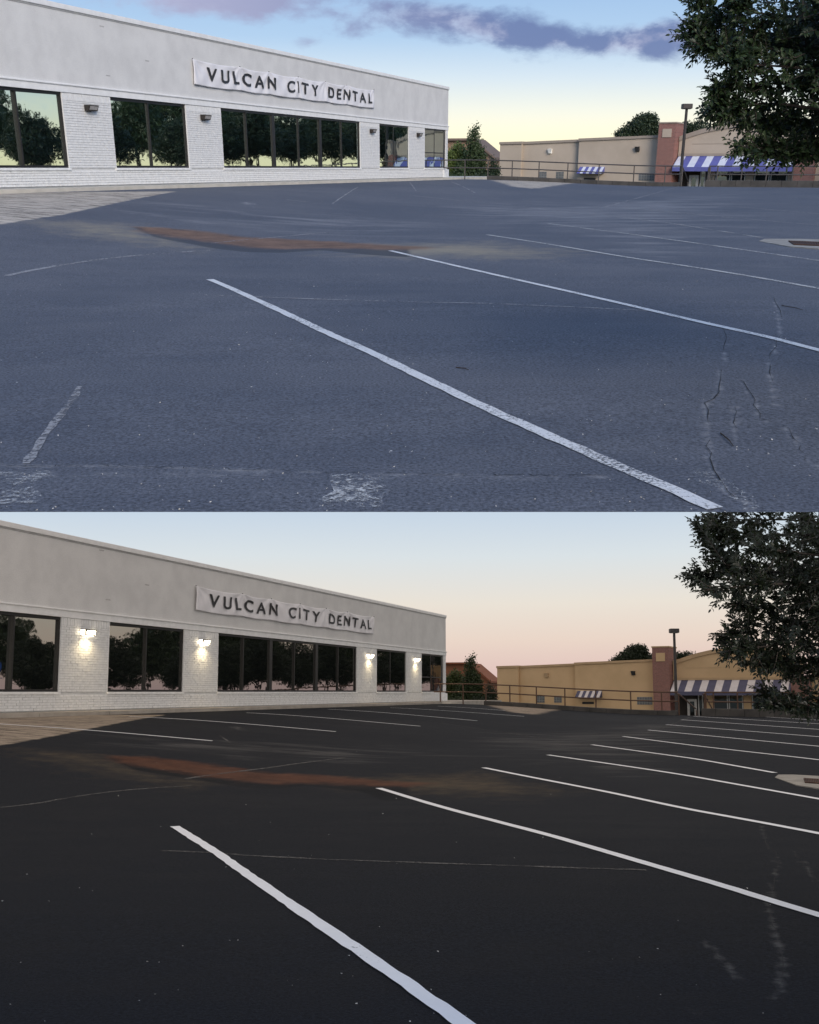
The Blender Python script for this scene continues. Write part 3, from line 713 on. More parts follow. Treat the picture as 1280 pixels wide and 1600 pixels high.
def banner(pl):
    (x0, y0), (x1, y1), (x2, y2), (x3, y3) = pl.banner
    TL, BL, TR, BR = [pl.facade(*p) for p in pl.banner]
    a, b = (TL[0] + BL[0]) / 2, (TR[0] + BR[0]) / 2
    zt = (TL[1] + TR[1]) / 2; zb = (BL[1] + BR[1]) / 2
    Wd, Hh = b - a, zt - zb
    o = pl.root('banner', (pl.A.x + pl.dir.x * a, pl.A.y + pl.dir.y * a, pl.base + zb), pl.ang)
    r = random.Random(5)
    ties = [0, .2, .34, .5, .66, .8, 1.0]
    def surf(u, v):
        """u 0..1 along, v 0..1 up -> local (x, y, z); swags hang between the ties"""
        i = max(k for k in range(len(ties) - 1) if ties[k] <= u + 1e-9); ta, tb = ties[i], ties[i + 1]; f = (u - ta) / (tb - ta)
        sag = .075 * math.sin(math.pi * min(1, max(0, f))) * (1 - .35 * (1 - v))
        X = u * Wd
        fold = 0
        for k in (i, i + 1):
            du = (u - ties[k]) * Wd; dv = (1 - v) * Hh
            ang_ = math.atan2(du, dv + .05); rr = math.hypot(du, dv)
            fold += .026 * math.sin(ang_ * 9 + k * 1.7) * math.exp(-rr / 1.5) * min(1, rr / .2)
        fold += .022 * math.sin(X * 2.1 + v * 3.4 + math.sin(X * .7) * 2) * (.4 + .6 * math.sin(math.pi * v)) + .010 * math.sin(X * 5.3 - v * 6)
        return Vector((X, -.085 - fold, v * Hh - sag * .8))
    nu, nv = 220, 22; mb = MB()
    for j in range(nv + 1):
        for i in range(nu + 1): mb.v.append(tuple(surf(i / nu, j / nv)))
    for j in range(nv):
        for i in range(nu):
            q = j * (nu + 1) + i; mb.f.append((q, q + 1, q + nu + 2, q + nu + 1))
    cl = mat('banner_cloth', (.76, .745, .76) if pl.upper else (.74, .715, .71), (.70, .69, .71) if pl.upper else (.69, .665, .66), 2, .75)
    c = mb.build('cloth', cl, o, smooth=True)
    m_ = c.modifiers.new('solid', 'SOLIDIFY'); m_.thickness = .004
    for tpos in ties:
        p = surf(min(tpos, .999), 1)
        MB().tube([p + Vector((0, .03, .01)), p + Vector((0, -.012, .01))], .018, 8).build('eyelet', mat('eyelet', (.3, .3, .3), metal=.8, rough=.4), o)
    # lettering
    ink = mat('ink', (.035, .035, .038), rough=.6)
    chars = []
    for ch in 'VULCAN CITY DENTAL':
        if ch == ' ': chars.append((ch, None, .48)); continue
        cu = bpy.data.curves.new('t', 'FONT'); cu.body = ch; cu.size = 1; cu.offset = .024; cu.resolution_u = 5
        ob = bpy.data.objects.new('t', cu); COL.objects.link(ob)
        dg = bpy.context.evaluated_depsgraph_get(); ev = ob.evaluated_get(dg); me = ev.to_mesh()
        vs = [v.co.copy() for v in me.vertices]; fs = [tuple(p.vertices) for p in me.polygons]; ev.to_mesh_clear()
        bpy.data.objects.remove(ob); bpy.data.curves.remove(cu)
        x0_ = min(v.x for v in vs); x1_ = max(v.x for v in vs)
        chars.append((ch, (vs, fs, x0_), x1_ - x0_))
    gap = .26; total = sum(c_[2] + gap for c_ in chars) - gap
    u0, u1 = (.052, .978); sx = (u1 - u0) * Wd / total
    caph = .70; sz = Hh * .53 / caph; vb = .27
    x = u0 * Wd
    for ch, g, wd in chars:
        if g:
            vs, fs, x0_ = g
            bm_ = bmesh.new(); bv = [bm_.verts.new(v) for v in vs]
            for f in fs:
                try: bm_.faces.new([bv[i] for i in f])
                except ValueError: pass
            bmesh.ops.remove_doubles(bm_, verts=bm_.verts, dist=1e-5)
            for _ in range(2): bmesh.ops.subdivide_edges(bm_, edges=[e for e in bm_.edges if e.calc_length() > .12], cuts=1)
            bmesh.ops.triangulate(bm_, faces=bm_.faces)
            for v in bm_.verts:
                X = x + (v.co.x - x0_) * sx; vv = vb + v.co.y * sz / Hh
                p = surf(X / Wd, vv); v.co = p + Vector((0, -.032, 0))
            me = bpy.data.meshes.new('letter'); bm_.to_mesh(me); bm_.free(); me.materials.append(ink)
            lo_ = bpy.data.objects.new('letter', me); COL.objects.link(lo_); lo_.parent = o
        x += (wd + gap) * sx
    tag(o, 'creased white cloth banner reading VULCAN CITY DENTAL, ' + pl.w2, 'banner')

def wall_lamps(pl):
    hs = mat('lamp_housing', (.05, .043, .038), rough=.5, metal=.4)
    lens = emit_mat('lit_lens', (1.0, .86, .62), 9) if pl.lit else mat('dull_lens', (.42, .40, .38), (.3, .29, .28), 8, .25)
    nm = ['on the pier beside the leftmost window', 'on the second pier, left of the long window', 'on the pier right of the long window', 'on the pier nearest the far corner']
    for k, (px, py) in enumerate(pl.lamps):
        t_, z_ = pl.facade(px, py)
        z_ = 2.52 - .0
        o = pl.root('wall_lamp', (pl.A.x + pl.dir.x * t_, pl.A.y + pl.dir.y * t_, pl.base + z_), pl.ang)
        w2, h2 = .26, .10
        MB().box(-.11, .11, -.02, .005, -h2 - .02, h2).build('back_plate', hs, o)
        # housing: wedge with a sloping front
        MB().add([(-w2, -.02, h2), (w2, -.02, h2), (w2, -.02, -h2), (-w2, -.02, -h2), (-w2, -.26, h2 - .01), (w2, -.26, h2 - .01), (w2, -.18, -h2), (-w2, -.18, -h2)],
                 [(0, 1, 2, 3), (7, 6, 5, 4), (0, 4, 5, 1), (3, 2, 6, 7), (0, 3, 7, 4), (1, 5, 6, 2)]).build('housing', hs, o, bevel=.012)
        d = .008
        MB().add([(-w2 + .05, -.252 - d, h2 - .045), (w2 - .05, -.252 - d, h2 - .045), (w2 - .05, -.192 - d, -h2 + .04), (-w2 + .05, -.192 - d, -h2 + .04),
                  (-w2 + .05, -.23, h2 - .045), (w2 - .05, -.23, h2 - .045), (w2 - .05, -.18, -h2 + .04), (-w2 + .05, -.18, -h2 + .04)],
                 [(3, 2, 1, 0), (4, 5, 6, 7), (0, 1, 5, 4), (2, 3, 7, 6), (1, 2, 6, 5), (3, 0, 4, 7)]).build('lens', lens, o)
        if pl.lit:                                                   # the lit lens wraps round the sides
            for sg in (-1, 1):
                xa_, xb_ = sorted((sg * (w2 + .002), sg * (w2 + .012)))
                MB().box(xa_, xb_, -.19, -.035, -h2 + .015, h2 - .02).build('side_lens', lens, o)
            MB().box(-w2 + .05, w2 - .05, -.17, -.05, -h2 - .012, -h2 - .002).build('lower_lens', lens, o)
            li = bpy.data.lights.new('lamp_light', 'AREA'); li.shape = 'RECTANGLE'; li.size = .36; li.size_y = .12; li.energy = 13; li.color = (1.0, .80, .48); li.spread = math.radians(150)
            lo_ = bpy.data.objects.new('lamp_light', li); COL.objects.link(lo_); lo_.parent = o; lo_.location = (0, -.20, -h2 - .03); lo_.rotation_euler = (math.radians(-12), 0, 0)
        tag(o, ('glowing warm wall lamp ' if pl.lit else 'unlit bronze wall lamp ') + nm[k] + ', ' + pl.w2, 'wall lamp', 'wall lamps ' + pl.w2)

# =====================================================================  the far store
def store(pl):
    o = pl.root('tan_store', (pl.T.x, pl.T.y, -1.2), math.atan2(pl.tdir.y, pl.tdir.x)); G = 1.2
    up = pl.upper
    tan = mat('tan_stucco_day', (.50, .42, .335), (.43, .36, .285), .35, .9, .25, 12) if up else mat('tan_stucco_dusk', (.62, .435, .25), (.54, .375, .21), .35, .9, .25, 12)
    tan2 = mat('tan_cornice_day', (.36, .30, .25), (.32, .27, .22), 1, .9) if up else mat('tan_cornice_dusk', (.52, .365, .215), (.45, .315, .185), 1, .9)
    def q(x, y): t_, z_ = pl.store(x, y); return t_, z_ + G
    X = lambda x: q(x, 240)[0]
    Z = lambda x, y: q(x, y)[1]
    zr = Z(783, 222); zr2 = Z(1000, 211.5)
    a, b, c, d = X(783.5), X(817), X(907), X(1036)
    def wall(x0, x1, y0, y1, z1, z2):
        wl = MB().prism([(x0, 0), (x1, 0), (x1, z2 - .22), (x0, z1 - .22)], y0, y1).build('wall', tan, o)
        MB().prism([(x0 - .05, z1 - .219), (x1 + .05, z2 - .219), (x1 + .05, z2), (x0 - .05, z1)], y0 - .12, y1).build('cornice', tan2, wl)
    wall(a, b, -.35, 8, Z(783, 222), Z(817, 221)); wall(b + .01, c, 0, 8, Z(817, 221.5), Z(907, 217.5)); wall(c + .01, d, -.5, 8, Z(907, 216.5), Z(1035, 211))
    dk = mat('lamp_dark', (.03, .03, .03)); lw = mat('lamp_white', (.85, .84, .78))
    for (x, y, m_) in ((860, 236, lw if up else tan2), (999, 233, dk)):
        t_, z_ = q(x, y); yy = 0 if x < 907 else -.5
        MB().add([(t_ - .2, yy, z_ + .22), (t_ + .2, yy, z_ + .22), (t_ + .2, yy, z_ - .22), (t_ - .2, yy, z_ - .22), (t_ - .2, yy - .3, z_ + .2), (t_ + .2, yy - .3, z_ + .2), (t_ + .12, yy - .2, z_ - .2), (t_ - .12, yy - .2, z_ - .2)],
                 [(7, 6, 5, 4), (0, 4, 5, 1), (3, 2, 6, 7), (0, 3, 7, 4), (1, 5, 6, 2)]).build('wall_light', m_, o)
    gb = mat('glass_block', (.18, .19, .19) if up else (.10, .11, .12), (.12, .13, .13), 3, .25)
    gf = mat('block_joint', (.32, .31, .29), rough=.8)
    for (x0, x1, y0, y1, yy) in ((844, 856, 268, 279, 0), (871, 883, 268, 279, 0), (1004, 1028, 270, 282, -.5)):
        t1, t2 = X(x0), X(x1); z1, z2 = Z(x0, y1), Z(x0, y0)
        wn = MB().box(t1, t2, yy - .03, yy + .02, z1, z2).build('glass_block_window', gf, o)
        nx = max(3, int((t2 - t1) / .22)); nz = 3
        for i in range(nx):
            for j in range(nz):
                MB().box(t1 + (t2 - t1) * (i + .08) / nx, t1 + (t2 - t1) * (i + .92) / nx, yy - .05, yy - .025, z1 + (z2 - z1) * (j + .08) / nz, z1 + (z2 - z1) * (j + .92) / nz).build('glass_block', gb, wn)
    blue = mat('awning_blue_day', (.13, .14, .40), (.105, .115, .33), 2, .7) if up else mat('awning_blue_dusk', (.095, .095, .155), (.08, .08, .13), 2, .7)
    white = mat('awning_white_day', (.66, .69, .78), (.58, .61, .70), 2, .7) if up else mat('awning_white_dusk', (.66, .62, .62), (.58, .54, .54), 2, .7)
    def awning(name, xs, first_white, zt, zb, y_back, dep, val):
        aw = bpy.data.objects.new(name, None); COL.objects.link(aw); aw.parent = o
        for i in range(len(xs) - 1):
            m_ = white if (i % 2 == 0) == first_white else blue
            x0, x1 = xs[i] + .004, xs[i + 1] - .004; sh = -.35
            MB().add([(x0, y_back, zt), (x1, y_back, zt), (x1 + sh * 0, y_back - dep, zb + val), (x0, y_back - dep, zb + val), (x0, y_back, zt - .06), (x1, y_back, zt - .06), (x1, y_back - dep + .05, zb + val - .05), (x0, y_back - dep + .05, zb + val - .05)],
                     [(3, 2, 1, 0), (4, 5, 6, 7), (0, 1, 5, 4), (2, 3, 7, 6), (1, 2, 6, 5), (3, 0, 4, 7)]).build('awning_stripe', m_, aw)
            if val and name == 'long_awning':
                MB().box(x0 - .004, x1 + .004, y_back - dep - .02, y_back - dep + .03, zb, zb + val).build('valance', blue, aw)
        for x_ in (xs[0], xs[-1]):
            MB().add([(x_ - .02, y_back, zt), (x_ - .02, y_back - dep, zb + val), (x_ - .02, y_back, zb + val), (x_ + .02, y_back, zt), (x_ + .02, y_back - dep, zb + val), (x_ + .02, y_back, zb + val)],
                     [(0, 1, 2), (5, 4, 3), (0, 3, 4, 1), (1, 4, 5, 2)]).build('awning_cheek', blue, aw)
        return aw
    x0, x1 = X(911), X(949)
    awning('small_awning', [x0 + (x1 - x0) * k / 8 for k in range(9)], False, Z(930, 260.5), Z(930, 270.5), -.5, .9, .0)
    dr = MB().box(X(918), X(936), -.56, -.49, Z(930, 281), Z(930, 277.5)).build('vent', dk, o)
    # brick pier with inset panel
    brick = MATS.get('red_brick')
    if brick is None:
        brick = bpy.data.materials.new('red_brick'); brick.use_nodes = True; t = NT(brick.node_tree); p = t.n['Principled BSDF']
        br = t.add('ShaderNodeTexBrick'); mp = t.add('ShaderNodeMapping'); t.put(mp.inputs[0], t.add('ShaderNodeTexCoord').outputs['Object'])
        mp.inputs['Rotation'].default_value = (math.pi / 2, 0, 0); t.link(mp.outputs[0], br.inputs['Vector'])
        br.inputs['Color1'].default_value = (.27, .11, .085, 1); br.inputs['Color2'].default_value = (.19, .075, .06, 1); br.inputs['Mortar'].default_value = (.34, .28, .25, 1)
        br.inputs['Scale'].default_value = 3.3; br.inputs['Mortar Size'].default_value = .02; t.link(br.outputs[0], p.inputs['Base Color']); p.inputs['Roughness'].default_value = .9
        MATS['red_brick'] = brick
    pa, pb = X(1034), X(1060)
    pr = MB().box(pa, pb, -1.5, 1.5, 0, Z(1047, 193.5)).build('brick_pier', brick, o)
    MB().box(pa - .06, pb + .06, -1.56, 1.56, Z(1047, 193.5), Z(1047, 191.5)).build('pier_cap', tan2, pr)
    pw = X(1054.5) - X(1040.5)
    MB().box(pa + .38, pa + .38 + pw, -1.56, -1.49, Z(1047, 215), Z(1047, 202)).build('inset_panel', tan, pr)
    # arched front
    xa, xb = X(1061), X(1248)
    arc = [(1063, 214), (1072, 211), (1085, 206.5), (1100, 202), (1120, 197.5), (1140, 194.3), (1160, 192.3), (1180, 191.8), (1200, 193), (1220, 197), (1236, 203), (1248, 210)]
    pts = [q(x, y) for x, y in arc]; pts[0] = (xa, pts[0][1]); pts[-1] = (xb, pts[-1][1])
    zaw = Z(1150, 243.5)
    MB().prism([(p[0], p[1]) for p in reversed(pts)] + [(xa, zaw), (xb, zaw)], -.2, 8).build('arched_parapet', tan, o)
    rim = MB()
    for (p, n_) in zip(pts[:-1], pts[1:]):
        rim.add([(p[0], -.32, p[1] - .32), (n_[0], -.32, n_[1] - .32), (n_[0], -.32, n_[1] + .05), (p[0], -.32, p[1] + .05), (p[0], .1, p[1] - .32), (n_[0], .1, n_[1] - .32), (n_[0], .1, n_[1] + .05), (p[0], .1, p[1] + .05)],
                [(0, 1, 2, 3), (3, 2, 6, 7), (4, 5, 1, 0)])
    rim.build('arch_cornice', tan2, o)
    MB().box(xa, xb, -.26, -.19, zaw + .01, zaw + .22).build('band', tan2, o)
    MB().box(xa + 1.2, xa + 5.2, -.215, -.195, Z(1120, 225), Z(1120, 224)).build('stain_line', tan2, o)
    wx = [1062, 1073.5, 1084, 1095, 1106.5, 1117.5, 1130, 1141.5, 1153.5, 1165.5, 1179, 1191, 1205, 1219, 1232.5, 1245]
    awning('long_awning', [X(x) for x in wx] + [xb - .02], True, zaw, Z(1150, 267.5), -.2, 1.7, .36)
    # shop front below the awning
    zh = zaw - .3
    MB().box(xa, xb, .6, 8, 0, zh).build('shop_interior_wall', mat('shop_dark', (.10, .085, .07), (.05, .045, .04), .6, .8), o)
    alu = mat('white_aluminium', (.62, .61, .58), rough=.5); sg = glass_mat('shop_glass_day', (.40, .45, .38), .30) if up else glass_mat('shop_glass_dusk', (.20, .17, .11), .2)
    for i, (x0_, x1_) in enumerate(((1098, 1106), (1122, 1145), (1146.5, 1169), (1183, 1207), (1208.5, 1235))):
        f_ = MB().box(X(x0_), X(x1_), -.02, .05, .0, .45).box(X(x0_), X(x0_) + .09, -.02, .05, .45, zh).box(X(x1_) - .09, X(x1_), -.02, .05, .45, zh).build('shop_window', alu, o)
        MB().box(X(x0_) + .091, X(x1_) - .091, .005, .025, .451, zh).build('pane', sg, f_)
    for x0_, x1_ in ((1109, 1121), (1170, 1182), (1236, 1246)): MB().box(X(x0_), X(x1_), -.1, .59, 0, zh).build('shop_pier', tan, o)
    x0_, x1_ = X(1081), X(1096)
    dz = Z(1090, 273.5)
    df = MB().box(x0_, x0_ + .22, -.1, .0, 0, dz).box(x1_ - .22, x1_, -.1, 0, 0, dz).box(x0_ + .22, x1_ - .22, -.1, 0, dz - .22, dz).build('door', alu, o)
    MB().box(x0_ + .23, x1_ - .23, -.05, -.03, 0, dz - .23).build('pane', sg, df); MB().box(x1_ - .34, x1_ - .28, -.16, -.1, .9, 1.3).build('handle', dk, df)
    # far brick pier
    MB().box(xb + .01, X(1279), -1.2, 1.5, 0, Z(1262, 238)).build('brick_pier', brick, o)
    wall(X(1279) + .01, X(1286), -.3, 7, Z(1290, 212), Z(1290, 212))
    # white unit on the roof
    t_ = X(1073)
    MB().box(t_, X(1082), 5, 7, zr2 - .4, Z(1078, 205) + .2).build('rooftop_unit', mat('unit_white', (.75, .75, .74)), o)
    tag(o, ('beige stucco store with brick pier and blue striped awnings ' if up else 'golden tan stucco store with brick pier and grey striped awnings ') + pl.where, 'store')

# =====================================================================  kerb, railing, lamp post
def kerb_and_rail(pl):
    km = mat('kerb_dark', (.085, .08, .075), (.05, .048, .045), 1.2, .9, .3, 20)
    ang = math.atan2(pl.kdir.y, pl.kdir.x)
    def kt(px):
        r = pl.ray(pl.tx(px), pl.hor); k = pl.K.dot(pl.kn) / (r.x * pl.kn.x + r.y * pl.kn.y)
        v = Vector((r.x * k - pl.K.x, r.y * k - pl.K.y)); return v.dot(pl.kdir)
    def gz(t_):
        p = pl.K + pl.kdir * t_; return float(pl.ground(p.x, p.y))
    o = pl.root('kerb', (pl.K.x, pl.K.y, 0), ang); tag(o, kind='structure', label='low dark kerb at the far edge of the lot ' + pl.where)
    for (x0, x1, h) in ((762, 1064, .24), (1105, 1400, .38)):
        a, b = kt(x0), kt(x1); n = 12
        for i in range(n):
            ta, tb = a + (b - a) * i / n + .006, a + (b - a) * (i + 1) / n - .006
            za, zb = gz(ta), gz(tb)
            MB().add([(ta, -.16, za - .5), (tb, -.16, zb - .5), (tb, .25, zb - 2.6), (ta, .25, za - 2.6), (ta, -.16, za + h), (tb, -.16, zb + h), (tb, .25, zb + h), (ta, .25, za + h)],
                     [(3, 2, 1, 0), (4, 5, 6, 7), (0, 1, 5, 4), (1, 2, 6, 5), (2, 3, 7, 6), (3, 0, 4, 7)]).build('kerb_block', km, o, bevel=.02)
    rm = mat('rail_day', (.10, .09, .085), rough=.5, metal=.4) if pl.upper else mat('rail_dusk', (.13, .075, .05), rough=.55, metal=.3)
    def rail(posts, lab, ends):
        ts = [kt(p) for p in posts]
        o2 = pl.root('railing', (pl.K.x + pl.kdir.x * ts[0], pl.K.y + pl.kdir.y * ts[0], gz(ts[0])), ang); z0 = gz(ts[0]); b0 = ts[0]
        for t_ in ts: MB().tube([(t_ - b0, .1, gz(t_) - z0 - .3), (t_ - b0, .1, gz(t_) - z0 + 1.20)], .038, 8).build('post', rm, o2)
        for h in (1.20, .72):
            pts = [(t_ - b0, .1, gz(t_) - z0 + h) for t_ in [kt(ends[0])] + ts + [kt(ends[1])]]
            MB().tube(pts, .036, 8).build('rail', rm, o2)
        tag(o2, lab + ', ' + pl.w2, 'railing', 'metal railings')
    rail([690, 726, 762, 800, 842, 887, 936, 991, 1040], 'long two-bar metal railing left of the steps', (680, 1066))
    rail([1110, 1122, 1160, 1199, 1240, 1290, 1340], 'two-bar metal railing right of the steps', (1108, 1360))
    # handrails of the steps in the gap
    for px, dx in ((1067, .25), (1108, -.25)):
        t_ = kt(px); z0 = gz(t_)
        o3 = pl.root('handrail', (pl.K.x + pl.kdir.x * t_, pl.K.y + pl.kdir.y * t_, z0), ang)
        MB().tube([(0, .1, -.2), (0, .1, 1.1)], .036, 8).build('post', rm, o3)
        MB().tube([(dx, 1.9, -1.2), (dx, 1.9, .25)], .036, 8).build('post', rm, o3)
        MB().tube([(0, -.1, 1.1), (0, .1, 1.12), (dx, 1.9, .3)], .036, 8).build('rail', rm, o3)
        tag(o3, 'sloping handrail on the %s side of the steps, %s' % ('left' if dx > 0 else 'right', pl.w2), 'handrail', 'step handrails')

def lamp_post(pl):
    px = 1065 if pl.upper else 1056.5
    p = pl.at(px, pl.hor, 82); o = pl.root('lamp_post', (p.x, p.y, -1.2))
    dk = mat('post_dark', (.055, .05, .048), rough=.55, metal=.3)
    zt = pl.at(px, pl.ty(170), 82).z + 1.2
    MB().tube([(0, 0, 0), (0, 0, zt)], [.13, .10], 10).build('pole', dk, o)
    MB().tube([(0, 0, 0), (0, 0, .5)], .26, 12).build('footing', mat('foot_conc', (.35, .34, .32)), o)
    hd = MB().add([(-.36, -.3, zt), (.36, -.3, zt), (.36, .3, zt), (-.36, .3, zt), (-.36, -.3, zt + .34), (.36, -.3, zt + .34), (.36, .3, zt + .34), (-.36, .3, zt + .34)],
             [(3, 2, 1, 0), (4, 5, 6, 7), (0, 1, 5, 4), (1, 2, 6, 5), (2, 3, 7, 6), (3, 0, 4, 7)]).build('lamp_head', dk, o, bevel=.04)
    MB().box(-.28, .28, -.22, .22, zt - .02, zt - .001).build('lens', mat('post_lens', (.35, .35, .33), rough=.3), hd)
    tag(o, 'tall dark lamp post with a box head beside the brick pier, ' + pl.w2, 'lamp post')

# =====================================================================  trees
LEAF = {}
def crown_mesh(key, lumps, n, size, seed):
    """leaf-sized faces spread through overlapping lumps, denser towards their skins"""
    if key in LEAF: return LEAF[key]
    r = random.Random(seed); mb = MB(); tot = sum(l[3] * l[4] * l[5] for l in lumps)
    for (x, y, z, a, b, c) in lumps:
        for _ in range(int(n * a * b * c / tot)):
            d = rvec(r); k = r.uniform(.35, 1.0) ** .5 * (.82 + .30 * mnoise.noise(d * 2.3 + Vector((x, y, z))))
            p = Vector((x + d.x * a * k, y + d.y * b * k, z + d.z * c * k))
            for _ in range(2):
                q = p + rvec(r) * size * 1.2
                vs, fs = leaf_verts(q, rvec(r), rvec(r), size * r.uniform(.7, 1.3), size * r.uniform(.45, .7))
                vs = [vs[0], vs[1], vs[3], vs[4], vs[6], vs[7]]
                mb.add(vs, [(0, 2, 1), (1, 2, 4, 3), (3, 4, 5)])
    me = bpy.data.meshes.new('crown'); me.from_pydata(mb.v, [], mb.f); me.update(); LEAF[key] = me
    return me

def tree(pl, name, loc, h, key, lumps, n, size, m, label, cat='tree', group=None, seed=1, rz=0.0, scale=1.0, trunk_r=.16):
    o = pl.root(name, loc, rz)
    me = crown_mesh(key, lumps, n, size, seed)
    c = bpy.data.objects.new('crown', me); COL.objects.link(c); c.parent = o; c.scale = (scale,) * 3
    if not me.materials: me.materials.append(m)
    elif me.materials[0] != m:
        c.material_slots[0].link = 'OBJECT'; c.material_slots[0].material = m
    bark = mat('bark', (.07, .055, .045), (.04, .032, .028), 6, .9, .5, 30)
    mb = MB(); r = random.Random(seed); hh = max(l[2] for l in lumps) * scale
    mb.tube([(0, 0, -.1), (.03, .02, hh * .35), (0, .04, hh * .8)], [trunk_r, trunk_r * .75, trunk_r * .25], 8)
    for l in lumps: mb.tube([(0, 0, hh * .25), (l[0] * .6 * scale, l[1] * .6 * scale, max(.3, l[2] * .8) * scale), (l[0] * scale, l[1] * scale, l[2] * scale)], [trunk_r * .5, trunk_r * .35, trunk_r * .12], 6)
    mb.build('trunk', bark, o)
    tag(o, label, cat, group)
    return o

def near_tree(pl):
    """the small-leaved tree that reaches into the frame from the right"""
    D = 6.6; r = random.Random(21 if pl.upper else 22)
    base = pl.at(1640, pl.hor, D + .6); gz = float(pl.ground(base.x, base.y))
    o = pl.root('crape_myrtle_tree', (base.x, base.y, gz))
    org = Vector((base.x, base.y, gz))
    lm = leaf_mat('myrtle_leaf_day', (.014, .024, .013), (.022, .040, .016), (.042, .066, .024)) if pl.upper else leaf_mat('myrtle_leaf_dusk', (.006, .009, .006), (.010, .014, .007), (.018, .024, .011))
    bark = mat('bark', (.07, .055, .045), (.04, .032, .028), 6, .9, .5, 30)
    leaves = []                                                     # (position, direction, normal, length, width)
    br = MB()
    def spray(p, d, n, L, big=1.0):
        """a twig with leaves in two ranks"""
        d = d.normalized(); nrm = (rvec(r) * .7 + Vector((0, -.5, .8))).normalized(); s = d.cross(nrm).normalized()
        tip = p + d * L + Vector((0, 0, r.uniform(-.02, .02)))
        br.tube([p, (p + tip) / 2 + rvec(r) * .006, tip], [.0028, .0022, .001], 4, False)
        for k in range(n):
            f = (k + .5) / n; q = p.lerp(tip, f); sg = 1 if k % 2 else -1
            dd = (d * r.uniform(.45, .8) + s * sg * r.uniform(.6, .95) + rvec(r) * .22)
            ln = r.uniform(.034, .058) * big * (1.05 - .45 * f)
            leaves.append((q, dd, nrm + rvec(r) * .35, ln, ln * r.uniform(.42, .58)))
        leaves.append((tip, d, nrm, .03 * big, .014 * big))
    ppm = FPX / D
    def P(px, py, dep): return pl.at(px, py, dep)
    for (pts, r0, r1) in pl.limbs:
        dep = D + r.uniform(-.5, .5)
        C = [P(px, py, dep + (1 - i / (len(pts) - 1)) * .25) for i, (px, py) in enumerate(pts)]
        hub = Vector((base.x - .1, base.y, pl.at(1500, pts[0][1] + 60, D).z))
        br.tube([hub, C[0] + Vector((0, 0, -.03))] + C[1:], [.022, .012] + [.009 - .0065 * i / max(1, len(C) - 1) for i in range(1, len(C))], 6)
        ln = sum((C[i + 1] - C[i]).length for i in range(len(C) - 1))
        n = int(ln * 125)
        for k in range(n):
            f = r.uniform(0, 1) ** .85; u = f * (len(C) - 1); i = min(int(u), len(C) - 2); v = u - i
            c = C[i].lerp(C[i + 1], v); rad = (r0 + (r1 - r0) * f) / ppm
            e = rvec(r); e.y *= 1.6
            along = (C[i + 1] - C[i]).normalized()
            st = c + e * rad * r.uniform(0, .8)
            spray(st, along * .8 + e * .9, r.randint(6, 10), r.uniform(.07, .13))
        for k in range(3):
            spray(C[-1] - (C[-1] - C[-2]).normalized() * .05 * k, (C[-1] - C[-2]).normalized() + rvec(r) * .4, 8, .10)
    # upright shoots with larger leaves
    shoots = [((1132, 32), (1106, -6)), ((1150, 20), (1140, -10))] if pl.upper else [((1134, 882), (1096, 829)), ((1160, 890), (1142, 864))]
    for a, b in shoots:
        A, B = P(*a, D - .2), P(*b, D - .2); spray(A, B - A, 18, (B - A).length, 1.35)
    x0, x1, y0, y1 = pl.fill
    for k in range(1150):
        u = r.uniform(0, 1) ** .6; px = x0 + (x1 - x0) * u; py = r.uniform(max(y0, pl.ytop), y1)
        if r.random() < .8 * mnoise.noise(Vector((px * .025, py * .03, 3))) + .25 - .5 * u + .12: continue
        st = P(px, py, D + r.uniform(-.5, 1.6)); spray(st, rvec(r) + Vector((-.4, 0, 0)), r.randint(6, 10), r.uniform(.08, .15))
    for k in range(2300):                                            # the crown goes on beyond the frame, round the stems
        px, py = r.uniform(1290, 1660), r.uniform(max(y0, pl.ytop), y1 + 45)
        st = P(px, py, D + r.uniform(-.6, 1.6)); spray(st, rvec(r) + Vector((-.3, 0, 0)), r.randint(6, 10), r.uniform(.09, .16), 1.15)
    # far side of the crown, and the trunk
    for k in range(420):
        st = org + Vector((r.uniform(-.3, 1.9), r.uniform(-1.2, 1.2), r.uniform(1.2, 2.9 if pl.upper else 2.3)))
        q = st - org
        if pl.upper or st.z < EYE + .30: spray(st, rvec(r), 7, r.uniform(.12, .2), 1.4)
    for k in range(4):
        br.tube([org + Vector((.04 * k - .06, .05 * (k % 2), -.05)), org + Vector((.1 * k - .2, .1 * (k % 2), .9)), org + Vector((.35 * k - .6, .3 * (k % 2) - .1, 1.9))], [.05, .04, .018], 8)
    loc = lambda v: v - org
    for v in range(len(br.v)): br.v[v] = tuple(Vector(br.v[v]) - org)
    br.build('trunk', bark, o)
    # the 300 nearest leaves in view stand singly; the rest are one mass
    def score(lf):
        p = lf[0]; px = 640 + FPX * p.x / p.y
        return (px > 1282) * 10 + p.y - lf[3] * 40
    leaves.sort(key=score)
    base_me = {}
    for k, lf in enumerate(leaves[:300]):
        key = k % 6
        if key not in base_me:
            vs, fs = leaf_verts(Vector((0, 0, 0)), Vector((0, 1, 0)), Vector((0, 0, 1)), 1.0, .44 + .03 * key)
            me = bpy.data.meshes.new('leaf'); me.from_pydata([tuple(v) for v in vs], [], fs); me.materials.append(lm); base_me[key] = me
        q, d, n_, L, wd = lf; d = d.normalized(); s_ = d.cross(n_).normalized(); u_ = s_.cross(d)
        lo_ = bpy.data.objects.new('leaf', base_me[key]); COL.objects.link(lo_); lo_.parent = o
        m4 = Matrix((s_, d, u_)).transposed().to_4x4(); lo_.matrix_local = Matrix.Translation(q - org) @ m4 @ Matrix.Scale(L, 4)
    mb = MB()
